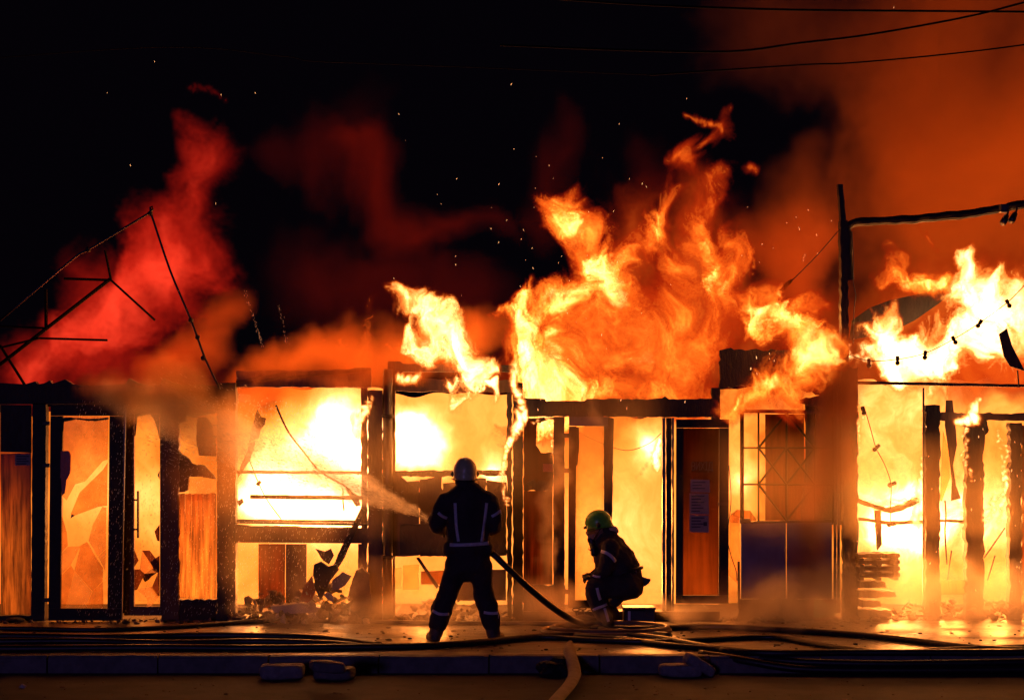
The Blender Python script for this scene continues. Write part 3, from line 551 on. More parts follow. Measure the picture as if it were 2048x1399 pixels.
# ================================================================ KIOSKS
Y0 = 20.0
BASE = HZ+F*2/Y0                 # pixel row of the ground at the facade (1240)
def kiosk(label): return thing('market_kiosk', label, 'kiosk', (0, Y0, 0), 'row of burning market kiosks')
def shell(k, x0, x1, ytop, dark='char'):
    """floor slab of the kiosk behind the facade and a burnt rear wall"""
    box('floor_slab', k, dark, x0+3, BASE-1.5, x1-3, BASE+.4, Y0+.05, 3.2, 0)
    xs = [x0+3+(x1-x0-6)*i/9 for i in range(10)]
    for i in range(9):
        charpost('rear_wall_board', k, dark, xs[i]+.8, ytop+R.uniform(0, 22), xs[i+1]-.8, BASE-2, Y0+3.22, .03, 2)
def pane_shards(parent, rect, Y, mats, seed=0, n=9, gap=-.5, drop=0., th=.006):
    """a cracked pane: voronoi shards, each its own piece of glass, slightly tilted"""
    rr = random.Random(seed); x0, y0, x1, y1 = rect
    pts = [(rr.uniform(x0, x1), rr.uniform(y0, y1)) for _ in range(n)]
    for i, p in enumerate(pts):
        pg = [(x0, y0), (x1, y0), (x1, y1), (x0, y1)]
        for j, q in enumerate(pts):
            if i == j: continue
            mx, my = (p[0]+q[0])/2, (p[1]+q[1])/2; nx, ny = q[0]-p[0], q[1]-p[1]; L = math.hypot(nx, ny); nx /= L; ny /= L
            mx -= nx*gap/2; my -= ny*gap/2; out = []
            for a in range(len(pg)):
                A = pg[a]; B = pg[(a+1) % len(pg)]; da = (A[0]-mx)*nx+(A[1]-my)*ny; db = (B[0]-mx)*nx+(B[1]-my)*ny
                if da <= 0: out.append(A)
                if da*db < 0: t = da/(da-db); out.append((A[0]+(B[0]-A[0])*t, A[1]+(B[1]-A[1])*t))
            pg = out
            if len(pg) < 3: break
        if len(pg) < 3 or rr.random() < drop: continue
        bm = bmesh.new(); ppoly(bm, pg, Y+rr.uniform(-.006, .006), th, rr.uniform(-.04, .04))
        obj('glass_shard', bm, M[rr.choice(mats)], parent)
def door(k, name, fx, Y, d, th, glassf, lean=0, mat='frame'):
    """fx = outer x0,y0,x1,y1 then left,top,right,bottom rail widths"""
    x0, y0, x1, y1, l, t, r, b = fx
    fr = poly(name, k, mat, [(x0+lean, y0), (x1+lean, y0), (x1+lean, y0+t), (x0+lean, y0+t)], Y, th)
    poly('door_stile', fr, mat, [(x0+lean, y0+t+.4), (x0+l+lean, y0+t+.4), (x0+l, y1-b-.4), (x0, y1-b-.4)], Y+.001, th-.002)
    poly('door_stile', fr, mat, [(x1-r+lean, y0+t+.4), (x1+lean, y0+t+.4), (x1, y1-b-.4), (x1-r, y1-b-.4)], Y+.001, th-.002)
    poly('bottom_rail', fr, mat, [(x0, y1-b), (x1, y1-b), (x1, y1), (x0, y1)], Y, th)
    return fr

# ---- kiosk A
k = kiosk('leftmost kiosk with tall dark framed glass doors and a ragged burnt fascia')
shell(k, -280, 470, 900)
poly('fascia', k, 'char', jag([(-280, 765), (0, 765)], 2, 12, skip=(1,))+[(50, 768), (70, 762), (76, 768), (88, 766), (100, 760), (104, 767), (130, 758), (146, 768), (180, 771), (250, 768), (258, 756), (275, 765), (300, 771), (318, 770), (326, 756), (345, 764), (365, 770), (400, 768), (440, 773), (470, 770), (471, 808), (-280, 808)], Y0-.03, .1)
poly('roof_slab', k, 'char', [(-280, 785), (470, 785), (470, 800), (-280, 800)], Y0+.075, 1.2)
for xa, xb in ((-275, -200), (-198, -125), (-123, -62), (-60, -1), (1, 62)):
    poly('upper_board', k, 'char', [(xa, 809), (xb, 809), (xb, 905), (xa, 903)], Y0+.01, .03)
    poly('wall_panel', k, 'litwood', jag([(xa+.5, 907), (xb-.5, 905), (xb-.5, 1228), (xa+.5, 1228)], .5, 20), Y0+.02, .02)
poly('sill', k, 'char', jag([(-280, 1230), (62, 1230), (62, 1241), (-280, 1241)], 1.2, 12), Y0, .08)
n_ = box('notice_plate', k, 'paper', 30, 908, 61, 930, Y0-.0, .006, .001)
for i in range(4): box('printed_line', n_, 'print', 33, 911+i*5, 58-(i*5) % 9, 913+i*5, Y0-.003, .002, 0)
charpost('door_post', k, 'frame', 62, 806, 89, 1241, Y0-.03, .12, .5, lean=3)
for y in (846, 930, 1199): box('hinge', k, 'steel', 84, y-4, 99, y+4, Y0-.035, .03)
box('header_rail', k, 'frame', 92, 808, 246, 813, Y0+.06, .05)
dd = door(k, 'door', (97, 809, 243, 1240, 24, 22, 28, 24), Y0-.14, 0, .055, 'glass', lean=4)
# the leaf stands ajar: its free edge comes towards the street and shows its thickness
poly('door_edge', dd, 'alu', [(244.5+4, 811), (249+2, 820), (241+1, 1236), (243.5, 1238)], Y0-.135, .05)
g1 = (123, 832, 215, 1215)
poly('glass_pane', dd, 'glass_a', [(124, 832), (217, 832), (215, 918), (205, 922), (170, 962), (150, 968), (133, 1000), (124, 990)], Y0-.12, .006)
for pts, mt in (([(205, 940), (214, 926), (213, 1010), (196, 1012), (148, 1030), (143, 1026), (160, 985)], 'glass_b'), ([(124, 1030), (133, 1065), (135, 1090), (118, 1110)], 'glass_b'),
                ([(212, 1016), (211, 1095), (196, 1110), (178, 1080), (186, 1050), (204, 1014)], 'glass_a'), ([(118, 1112), (135, 1093), (160, 1092), (140, 1130), (112, 1160)], 'glass_a'),
                ([(162, 1091), (175, 1084), (190, 1112), (205, 1135), (204, 1160), (185, 1180), (150, 1140)], 'glass_b'), ([(112, 1163), (141, 1131), (148, 1142), (130, 1214), (110, 1214)], 'glass_b'),
                ([(150, 1143), (183, 1182), (170, 1214), (132, 1214)], 'glass_a'), ([(186, 1182), (205, 1163), (206, 1214), (172, 1214)], 'glass_b'), ([(197, 1112), (211, 1098), (210, 1140)], 'glass_a')):
    cxm, cym = sum(p[0] for p in pts)/len(pts), sum(p[1] for p in pts)/len(pts)
    poly('glass_shard', dd, mt, [(cxm+(x-cxm)*1.03+.4*(x>cxm)-.4*(x<cxm), cym+(y-cym)*1.03) for x, y in pts], Y0-.12+R.uniform(-.02, .01), .004)
for pts in ([(123, 836), (135, 834), (180, 837), (217, 834), (217, 838), (190, 842), (150, 838), (128, 843), (125, 870)],): poly('curled_seal', dd, 'char', jag(pts, .8, 6), Y0-.13, .01)
for pts in ([(150, 1030), (141, 1036), (143, 1027)], ): poly('glass_splinter', dd, 'redplastic', pts, Y0-.125, .004)
mh = poly('melted_closer', dd, 'redplastic', jag([(121, 902), (137, 901), (141, 910), (140, 945), (134, 958), (120, 955)], .9, 7), Y0-.165, .03)
poly('melted_drip', dd, 'redplastic', [(122, 956), (133, 958), (130, 985), (124, 990)], Y0-.155, .012)
# inner door with long bar handle
d2 = door(k, 'door', (248, 812, 357, 1230, 20, 14, 37, 18), Y0+.03, 0, .05, 'glass', lean=0, mat='brown')
pane_shards(d2, (269, 1100, 319, 1212), Y0+.05, ['glass_a', 'glass_b', 'sootglass'], 5, 11, drop=.25)
for pts in ([(269, 827), (275, 832), (271, 870), (269, 872)], [(300, 827), (319, 827), (319, 880), (316, 862), (309, 840)], [(319, 940), (315, 950), (319, 958)], [(319, 1048), (309, 1062), (314, 1080), (319, 1082)], [(319, 1110), (301, 1122), (308, 1140), (319, 1142)], [(269, 1100), (277, 1120), (269, 1132)]):
    poly('glass_shard', d2, 'sootglass', pts, Y0+.05, .006)
poly('fallen_batten', d2, 'brown', jag([(283, 1152), (314, 1130), (319, 1140), (290, 1163)], 1, 8), Y0+.25, .03)
h = bar('handle', d2, 'steel', (276, 981), (276, 1075), Y0-.05, 4.5)
for y in (999, 1058): bar('handle_bracket', d2, 'steel', (276, y), (267, y), Y0-.05, 4, Y2=Y0+.03)
charpost('lock_edge', k, 'steel', 244, 1020, 247.5, 1225, Y0+.0, .03, .4)
# narrow bay right of the door
poly('upper_board', k, 'brown', jag([(358, 809), (434, 809), (434, 822), (428, 828), (395, 824), (375, 826), (370, 842), (358, 846)], 1, 7), Y0+.02, .03)
poly('hanging_flap', k, 'brown', jag([(394, 838), (402, 833), (414, 834), (424, 850), (431, 880), (433, 912), (398, 910), (392, 880)], 1., 8), Y0+.06, .015)
poly('broken_ledge', k, 'char', jag([(358, 902), (378, 918), (383, 926), (408, 930), (428, 950), (430, 958), (400, 952), (378, 952), (375, 980), (358, 984)], 1.6, 8), Y0, .07)
for i in range(6):
    xa = 358+i*12.5
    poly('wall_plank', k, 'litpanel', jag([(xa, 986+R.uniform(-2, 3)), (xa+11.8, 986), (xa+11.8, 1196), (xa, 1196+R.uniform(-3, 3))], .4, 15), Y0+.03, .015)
poly('upper_pane', k, 'glass_a', [(378, 955), (431, 958), (431, 1001), (378, 1001)], Y0+.055, .006)
poly('sill', k, 'char', jag([(358, 1198), (434, 1198), (434, 1241), (358, 1241)], 2.5, 8), Y0, .1)
charpost('corner_post', k, 'char', 434, 765, 471, 1241, Y0-.06, .16, .8)
charpost('bay_post', k, 'brown', 322, 808, 357, 1241, Y0-.02, .1, 1.8)
M_led = M['paper']

# ---- kiosk B
k = kiosk('kiosk with a wide serving window, three shelf rails and a counter above a debris heap')
shell(k, 472, 780, 960)
poly('lintel', k, 'brown', jag([(472, 741), (742, 738), (742, 774), (472, 774)], 1.2, 14), Y0+.02, .06)
poly('roof_edge', k, 'char', jag([(472, 760), (560, 745), (742, 735), (742, 741), (472, 765)], 1.5, 14), Y0-.04, .05)
for y0, y1, x0 in ((940, 946, 474), (989, 997, 500), (1038, 1042, 474)):
    poly('shelf_rail', k, 'brown', jag([(x0, y0), (731, y0+2), (731, y1+2), (x0, y1)], .5, 12), Y0+.05, .05)
poly('counter_front', k, 'brown', jag([(464, 1047), (500, 1052), (560, 1052), (735, 1056), (735, 1086), (464, 1084)], 1.2, 10, skip=(4, 5)), Y0-.05, .1)
poly('counter_top', k, 'char', [(464, 1043), (735, 1047), (735, 1051), (464, 1046)], Y0-.08, .5)
poly('base_panel', k, 'dimpanel', [(517, 1087), (570, 1087), (570, 1215), (517, 1215)], Y0+.2, .03)
poly('base_panel', k, 'brown', [(571.5, 1087), (613, 1087), (613, 1215), (571.5, 1215)], Y0+.1, .03)
charpost('window_post', k, 'brown', 722, 775, 734, 1241, Y0+.0, .08, 1.5)
charpost('window_post', k, 'brown', 736, 780, 764, 1241, Y0-.06, .12, 1.2)
bm = bmesh.new(); tube(bm, [P(776, 738, Y0-.12), P(776, 1236, Y0-.12)], 9.*Y0/F, 14); dp = obj('drainpipe', bm, M['alu'], k, True)
for y in (828, 968, 1110):
    bm = bmesh.new(); tube(bm, [P(776, y, Y0-.12), P(776, y+7, Y0-.12)], 11.*Y0/F, 14); obj('pipe_collar', bm, M['steel'], dp, True)
poly('fallen_strut', k, 'char', jag([(722, 1015), (731, 1022), (686, 1120), (672, 1140), (664, 1150), (660, 1142), (680, 1100)], .8, 9), Y0-.1, .04)
poly('torn_sheet', k, 'char', jag([(515, 818), (522, 833), (532, 836), (530, 848), (521, 860), (517, 876), (498, 884), (505, 850), (510, 830)], 1., 6), Y0+.3, .02)
poly('torn_sheet_tail', k, 'brown', jag([(500, 885), (512, 880), (500, 920), (482, 945), (474, 960), (474, 950), (488, 915)], .8, 7), Y0+.3, .012)
pts = [P(x, y, Y0+.25) for x, y in ((552, 810), (565, 840), (580, 868), (605, 900), (640, 942), (680, 965), (705, 985), (716, 1008))]
tubeobj('hanging_strip', k, 'steel', pts, .011, 6)
tubeobj('hanging_strip', k, 'steel', [P(x, y, Y0+.24) for x, y in ((686, 975), (686, 1000), (688, 1020))], .008, 6)
poly('strip_end', k, 'brown', jag([(690, 975), (716, 990), (721, 1010), (712, 1012)], .6, 7), Y0+.22, .02)
cd = tubeobj('dangling_cable', k, 'black', [P(x, y, Y0+.02) for x, y in ((474, 862), (482, 885), (497, 915), (517, 965), (535, 1000), (562, 1037))], .006, 5)
for x, y in ((480, 885), (517, 965)): poly('cable_clip', cd, 'char', [(x-6, y+2), (x+2, y-5), (x+6, y-1), (x-1, y+7)], Y0, .03)
poly('cable_clip', cd, 'char', [(474, 1002), (484, 996), (487, 1004), (478, 1012)], Y0, .03)
charpost('leg', k, 'brown', 716, 1087, 724, 1150, Y0+.1, .04, .6)

# ---- kiosk C
k = kiosk('kiosk behind the standing firefighter with a burnt-out window over a dark wall')
shell(k, 782, 1030, 1000)
poly('roof_beam', k, 'char', jag([(776, 722), (800, 722), (806, 727), (1030, 730), (1030, 744), (806, 743), (800, 748), (776, 748)], .9, 12), Y0-.1, .12)
poly('fascia', k, 'brown', jag([(790, 756), (1024, 760), (1024, 784), (790, 782)], 1.4, 12), Y0+.03, .05)
charpost('corner_post', k, 'brown', 765.5, 748, 790, 1241, Y0+.0, .1, .8)
charpost('window_post', k, 'char', 1014, 785, 1024, 1241, Y0+.0, .08, 1.5)
charpost('corner_post', k, 'frame', 1026, 765, 1046, 1241, Y0-.04, .12, 1.)
poly('window_sill', k, 'char', jag([(786, 941), (1014, 940), (1014, 950), (990, 952), (940, 948), (870, 954), (786, 950)], 1.6, 8), Y0-.02, .1)
for i, (xa, xb, ya) in enumerate(((790, 838, 962), (839.5, 884, 958), (885.5, 930, 966), (931.5, 972, 954), (973.5, 1013, 960))):
    poly('wall_board', k, 'brown' if i < 3 else 'char', jag([(xa, ya), (xb, ya+R.uniform(-5, 5)), (xb, 1110), (xa, 1112)], 1.4, 9), Y0+.02, .03)
poly('hanging_box', k, 'char', jag([(800, 1050), (900, 1046), (905, 1112), (800, 1108)], 1.5, 10), Y0-.2, .25)
poly('torn_sheet', k, 'brown', jag([(790, 940), (812, 960), (840, 985), (868, 1006), (850, 1020), (800, 1000), (788, 980)], 1.2, 9), Y0-.05, .015)
for x0, x1, y0, y1, m_ in ((785, 803, 1136, 1176, 'glass_a'), (806, 838, 1130, 1178, 'glass_b'), (842, 890, 1142, 1168, 'sootglass'), (893, 1012, 1140, 1200, 'brown')):
    poly('base_block', k, m_, jag([(x0, y0), (x1, y0-2), (x1, y1), (x0, y1)], .5, 12), Y0+.1, .02)
poly('leaning_strut', k, 'char', jag([(832, 1115), (838, 1114), (878, 1172), (873, 1177)], .5, 8), Y0-.08, .03)

# ---- kiosk D: the double door
k = kiosk('kiosk with an open pair of narrow glass doors behind the crouching firefighter')
shell(k, 1046, 1440, 1000)
poly('fascia', k, 'char', jag([(1046, 795), (1090, 797), (1092, 802), (1170, 801), (1174, 797), (1300, 798), (1325, 796), (1330, 792), (1338, 798), (1440, 796), (1441, 834), (1046, 832)], 1.1, 9), Y0-.05, .1)
poly('roof_slab', k, 'char', [(1046, 815), (1440, 815), (1440, 828), (1046, 828)], Y0+.055, 1.0)
poly('sooty_pane', k, 'sootglass', jag([(1047, 836), (1076, 836), (1073, 860), (1072, 890), (1082, 905), (1106, 904), (1106, 972), (1047, 972)], 1., 8), Y0+.04, .01)
poly('hanging_seal', k, 'char', jag([(1047, 836), (1112, 834), (1112, 840), (1098, 838), (1080, 846), (1060, 838), (1050, 845)], 1., 6), Y0+.02, .02)
poly('notice_plate', k, 'redplastic', [(1086, 927), (1106, 927), (1106, 943), (1086, 943)], Y0+.02, .01)
poly('charred_top', k, 'char', jag([(1047, 972), (1056, 964), (1068, 958), (1073, 966), (1080, 960), (1092, 962), (1105, 972), (1105, 980), (1047, 980)], 1.4, 5), Y0, .05)
poly('wall_panel', k, 'dimpanel', [(1047, 981), (1105, 981), (1105, 1168), (1047, 1168)], Y0+.02, .02)
poly('sill', k, 'char', jag([(1047, 1170), (1130, 1170), (1130, 1241), (1047, 1241)], 2, 10), Y0, .1)
charpost('door_post', k, 'frame', 1107, 833, 1129, 1241, Y0-.03, .12, .6)
for y in (870, 940, 1182): box('hinge', k, 'steel', 1124, y-4, 1142, y+5, Y0-.04, .03)
# left leaf, opened into the room
dl = poly('door', k, 'alu', [(1138, 831), (1216, 833), (1216, 852), (1138, 851)], Y0-.02, .05)
poly('door_stile', dl, 'frame', [(1138, 852), (1153, 852), (1150, 1212), (1136, 1212)], Y0-.02, .05)
poly('door_stile', dl, 'char', jag([(1216.5, 833), (1228, 837), (1227, 870), (1222, 1205), (1208, 1205), (1208, 852), (1216, 852)], .5, 12), Y0-.03, .08)
poly('bottom_rail', dl, 'frame', [(1136, 1200), (1223, 1198), (1223, 1215), (1136, 1215)], Y0-.022, .054)
poly('glass_pane', dl, 'glass_a', [(1151, 853), (1207, 853), (1207, 1199), (1150, 1199)], Y0+.0, .006)
poly('door_seal', dl, 'char', jag([(1152, 854), (1158, 854), (1158, 900), (1155, 930), (1152, 930)], .4, 8), Y0-.01, .01)
for x0, x1, m_ in ((1325, 1331, 'alu'), (1333, 1343, 'frame'), (1344.5, 1348, 'alu')):
    charpost('door_jamb', k, m_, x0, 835, x1, 1225, Y0+.02, .07, .4)
box('threshold', k, 'steel', 1046, 1222, 1440, 1241, Y0-.06, .3)
# right leaf, swung out
dr = door(k, 'door', (1352, 838, 1457, 1206, 14, 17, 19, 16), Y0-.16, 0, .05, 'glass', lean=1)
poly('glass_pane', dr, 'sootglass', [(1366, 856), (1438, 856), (1437, 1189), (1365, 1189)], Y0-.135, .006)
ps = poly('exit_plate', dr, 'glass_b', [(1383, 922), (1426, 922), (1426, 944), (1383, 944)], Y0-.15, .006)
fo = bpy.data.objects.new('exit_lettering', EXIT_ME); C.objects.link(fo); fo.parent = dr; EXIT_ME.materials.clear(); EXIT_ME.materials.append(M['black'])
fo.rotation_euler = (math.pi/2, 0, 0); fo.location = P(1404.5, 933, Y0-.155); fo.scale = (.62, 1, 1)
for i, (y0, y1, x0) in enumerate(((958, 984, 1381), (985.5, 1028, 1379), (1029, 1064, 1379))):
    pp = poly('paper_notice', dr, 'paper', [(x0, y0), (x0+38, y0+1), (x0+39, y1), (x0, y1-.5)], Y0-.15, .002)
    for j in range(int((y1-y0)/6)-1): box('printed_line', dr, 'print', x0+4, y0+5+j*6, x0+30-(j*7) % 13, y0+7+j*6, Y0-.153, .002, 0)
    if i == 2: poly('printed_emblem', dr, 'print', [(x0+28, y0+14), (x0+35, y0+14), (x0+35, y0+22), (x0+28, y0+22)], Y0-.153, .002)
poly('hinge_block', dr, 'steel', [(1436, 1004), (1457, 1004), (1457, 1010), (1436, 1010)], Y0-.17, .02)

# ---- kiosk E: lattice screen
k = kiosk('kiosk with a dark sloping fascia and a metal lattice screen over violet grey panels')
shell(k, 1442, 1690, 1000)
poly('fascia', k, 'char', jag([(1440, 700), (1452, 697), (1560, 700), (1690, 704), (1690, 745), (1600, 758), (1500, 768), (1440, 778)], 3., 8), Y0-.02, .08)
charpost('corner_post', k, 'char', 1424, 775, 1440, 838, Y0+.0, .12, 1.5)
sc = poly('lattice_screen', k, 'steel', [(1480, 818), (1672, 820), (1672, 827), (1480, 825)], Y0-.03, .05)
for x, wd in ((1484, 8), (1517, 4), (1573, 4.5), (1630, 3.5), (1668, 7)): bar('lattice_bar', sc, 'wire', (x, 824), (x, 1044), Y0-.01, wd)
for y in (895, 968): bar('lattice_bar', sc, 'wire', (1484, y), (1668, y), Y0-.012, 4.)
for a, b in (((1573, 826), (1517, 895)), ((1573, 826), (1630, 895)), ((1517, 895), (1573, 968)), ((1573, 895), (1517, 968)), ((1573, 895), (1630, 968)), ((1630, 895), (1573, 968)), ((1517, 968), (1573, 1040)), ((1630, 968), (1573, 1040))):
    bar('lattice_diagonal', sc, 'wire', a, b, Y0-.014, 4.8)
for i, (x0, x1) in enumerate(((1482, 1572), (1574, 1664))):
    box('lower_panel', k, 'panel', x0, 1043, x1, 1196, Y0-.01, .04)
poly('panel_cap', k, 'steel', jag([(1480, 1036), (1500, 1036), (1502, 1042), (1664, 1038), (1664, 1044), (1480, 1046)], .6, 10), Y0-.03, .06)
poly('back_board', k, 'midpanel', [(1531, 828), (1608, 828), (1608, 1040), (1531, 1040)], Y0+.7, .03)
poly('back_board', k, 'char', jag([(1610, 800), (1690, 790), (1690, 1050), (1600, 1050), (1612, 900)], 2, 14), Y0+.6, .03)
poly('sill', k, 'char', jag([(1478, 1197), (1670, 1197), (1670, 1241), (1478, 1241)], 1.5, 10), Y0, .1)
charpost('service_pipe', k, 'alu', 1668, 765, 1673, 1225, Y0-.03, .04, .3)
charpost('service_pipe', k, 'alu', 1675, 765, 1680, 1225, Y0-.03, .04, .3)
charpost('corner_post', k, 'char', 1688, 735, 1716, 1241, Y0+.02, .14, 1.8)
poly('scorched_stump', k, 'litpanel', jag([(1464, 1028), (1476, 1019), (1500, 1020), (1512, 1036), (1512, 1044), (1462, 1044)], 1, 6), Y0+.35, .1)
poly('side_board', k, 'glass_b', jag([(1460, 1030), (1479, 1032), (1479, 1170), (1458, 1150)], 1, 9), Y0+.3, .02)
poly('broken_wall', k, 'char', jag([(1560, 765), (1600, 755), (1640, 742), (1688, 736), (1688, 830), (1620, 812), (1590, 800), (1640, 790)], 2.5, 9), Y0+.12, .03)
tubeobj('loose_wire', k, 'black', [P(x, y, Y0-.1) for x, y in ((1458, 930), (1462, 1000), (1455, 1070), (1462, 1110), (1472, 1140), (1474, 1160))], .005, 5)
bar('ground_stake', k, 'brown', (1477, 1122), (1478, 1215), Y0-.12, 5)

# ---- kiosk F
k = kiosk('far right kiosk burnt to bare posts with a sagging shelf and hanging strips')
shell(k, 1716, 2300, 1020)
poly('roof_edge', k, 'brown', jag([(1716, 762), (1850, 764), (2300, 774), (2300, 779), (1850, 770), (1716, 768)], .5, 14), Y0-.02, .08)
poly('lintel', k, 'brown', jag([(1850, 824), (1960, 826), (2300, 828), (2300, 842), (1960, 840), (1850, 840)], 2.5, 9), Y0+.05, .06)
for x0, x1, y0, am, m_ in ((1852, 1880, 810, 2.2, 'char'), (1933, 1968, 838, 2.6, 'char'), (2020, 2044, 845, 3., 'char'), (2100, 2130, 800, 2, 'char'), (2190, 2215, 800, 2, 'char')):
    charpost('burnt_post', k, m_, x0, y0, x1, 1241, Y0+.0, .14, am)
charpost('service_pipe', k, 'alu', 1846, 775, 1849, 1225, Y0-.02, .03, .3)
poly('charred_cap', k, 'char', jag([(1930, 836), (1952, 828), (1972, 838), (1978, 860), (1970, 870), (1966, 850), (1930, 852)], 1.6, 5), Y0-.02, .12)
poly('sagging_shelf', k, 'char', jag([(1718, 996), (1750, 1008), (1782, 1018), (1800, 1014), (1845, 996), (1845, 1002), (1800, 1022), (1782, 1026), (1748, 1015), (1718, 1003)], .8, 8), Y0+.25, .35)
poly('shelf_rail', k, 'brown', jag([(1718, 1034), (1780, 1042), (1845, 1040), (1845, 1046), (1780, 1049), (1718, 1040)], .8, 10), Y0+.4, .05)
poly('shelf_rail', k, 'brown', jag([(1880, 1038), (1932, 1040), (1932, 1046), (1880, 1043)], .8, 8), Y0+.2, .05)
poly('shelf_support', k, 'brown', jag([(1750, 1020), (1762, 1020), (1764, 1088), (1755, 1100)], .7, 8), Y0+.4, .05)
poly('hanging_strip', k, 'brown', [(1892, 800), (1905, 800), (1912, 860), (1914, 890), (1906, 930), (1912, 970), (1922, 996), (1902, 1001), (1904, 960), (1897, 900), (1890, 850)], Y0+.1, .012)
poly('hanging_strip', k, 'glass_b', [(1886, 860), (1898, 900), (1900, 955), (1884, 1002), (1880, 1000)], Y0+.14, .01)
tubeobj('hanging_cable', k, 'black', [P(x, y, Y0+.05) for x, y in ((1890, 1000), (1892, 1030), (1890, 1060), (1892, 1100), (1894, 1128))], .009, 6)
for a, b in (((1968, 1115), (2010, 1055)), ((1895, 1160), (1903, 1100)), ((1975, 1160), (1990, 1110))): bar('fallen_lath', k, 'brown', a, b, Y0+.2, 3)
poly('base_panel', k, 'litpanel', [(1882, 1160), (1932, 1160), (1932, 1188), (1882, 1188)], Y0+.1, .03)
poly('side_board', k, 'dimpanel', jag([(2044, 850), (2110, 850), (2110, 1180), (2044, 1180)], 2, 10), Y0+.5, .03)

# ================================================================ roofs, trusses, awning
def truss(label, bars, Y, mat='wire'):
    t = thing('roof_truss', label, 'roof truss', (0, Y, 0), 'bare roof trusses in the flames')
    for a, b, wd in bars: bar('truss_bar', t, mat, a, b, Y+R.uniform(-.02, .02), wd)
    return t
truss('bare steel roof truss crossing the red plume on the left', [((-60, 775), (220, 558), 8), ((92, 578), (92, 656), 7), ((128, 557), (222, 560), 6), ((0, 652), (92, 656), 5), ((78, 676), (215, 680), 5), ((-20, 700), (78, 676), 5), ((222, 560), (310, 640), 5), ((210, 500), (222, 560), 5), ((0, 690), (50, 770), 6)], 21.2)
truss('steel roof truss glowing inside the tallest flame', [((1060, 740), (1240, 605), 7), ((1090, 720), (1200, 790), 5), ((1080, 610), (1240, 606), 5), ((1130, 610), (1130, 690), 5), ((1240, 605), (1420, 795), 7)], 21.15)
aw = poly('sagging_awning', None, 'char', [(1705, 640), (1740, 615), (1780, 600), (1850, 585), (1905, 572), (1908, 578), (1880, 605), (1830, 640), (1790, 660), (1740, 672), (1700, 680)], 20.95, .05)
tag(aw, 'sagging burnt awning sheet lit by flames right of the lamp pole', 'awning')
hs = poly('hanging_sign_board', None, 'brown', [(1998, 668), (2014, 656), (2024, 690), (2050, 742), (2020, 732), (2008, 712)], 19.95, .02)
tag(hs, 'bent brown board hanging over the far right kiosk', 'board')
bar('hanging_rod', hs, 'steel', (2035, 740), (2038, 774), 19.96, 3)

# ================================================================ lamp pole with bracket arm and cameras
lp = thing('utility_pole', 'tall burnt pole with a long bracket arm standing between the right kiosks', 'pole', (P(1700, 1240, 19.85).x, 19.85, 0))
YP = 19.85
charpost('pole_shaft', lp, 'char', 1690, 440, 1704, 1242, YP, .14, 1.6, lean=-9)
poly('pole_tip', lp, 'char', jag([(1676, 368), (1686, 368), (1692, 440), (1682, 440)], .8, 9), YP+.01, .1)
bm = bmesh.new(); tube(bm, catmull([P(x, y, YP+.05) for x, y in ((1697, 560), (1697, 480), (1694, 458), (1706, 447), (1740, 443), (1800, 440), (1860, 435), (1950, 426), (2010, 415), (2048, 409), (2300, 400))]), 9*YP/F, 10)
for v in bm.verts: v.co += mnoise.noise_vector(v.co*7)*.018
obj('bracket_arm', bm, M['char'], lp)
box('junction_box', lp, 'alu', 2002, 408, 2018, 424, YP-.1, .1)
for x, y, ang in ((2013, 432, .5), (2030, 428, -.3)):
    bm = bmesh.new(); A = P(x, y, YP-.1); tube(bm, [A, A+Vector((-.04*math.cos(ang), -.06, -.05)), A+Vector((-.07, -.12, -.085))], [.028, .036, .036], 12)
    cm = obj('security_camera', bm, M['alu'], lp, True)
    bar('camera_bracket', cm, 'steel', (x+2, y-3), (x+4, y-14), YP-.1, 4)
tubeobj('loose_wire', lp, 'black', [P(x, y, YP-.05) for x, y in ((1704, 462), (1707, 520), (1706, 560), (1711, 590), (1708, 620), (1706, 690))], .005, 5)
tubeobj('guy_wire', lp, 'black', [P(1680, 458, YP), P(1630, 515, YP), P(1580, 565, YP)], .005, 5)
st = poly('torch_end', lp, 'litpanel', jag([(1558, 580), (1575, 562), (1584, 557), (1586, 562), (1566, 582)], .8, 5), YP, .03)

# overhead cables
def cable(label, pts, Y, r, mat='wire'):
    o = tubeobj('overhead_cable', None, mat, [P(x, y, Y) for x, y in pts], r, 6); return tag(o, label, 'cable', 'overhead cables')
cable('straight thick cable highest across the dark sky', [(1100, -3), (1300, 10), (1550, 19), (1800, 22), (2400, 26)], 17, .011)
cable('drooping cable that crosses the thick one at the upper right', [(1000, 90), (1250, 100), (1460, 103), (1600, 86), (1720, 72), (1850, 50), (1960, 28), (2060, 2), (2300, -60)], 16, .010)
cable('thin lower cable before the orange smoke', [(1300, 150), (1600, 130), (1700, 126), (1880, 110), (2060, 88), (2300, 50)], 17, .008)
cable('faint cable sagging over the middle of the dark sky', [(-300, 140), (300, 95), (560, 112), (620, 122), (740, 127), (870, 132), (1000, 137), (1300, 150)], 18, .004)

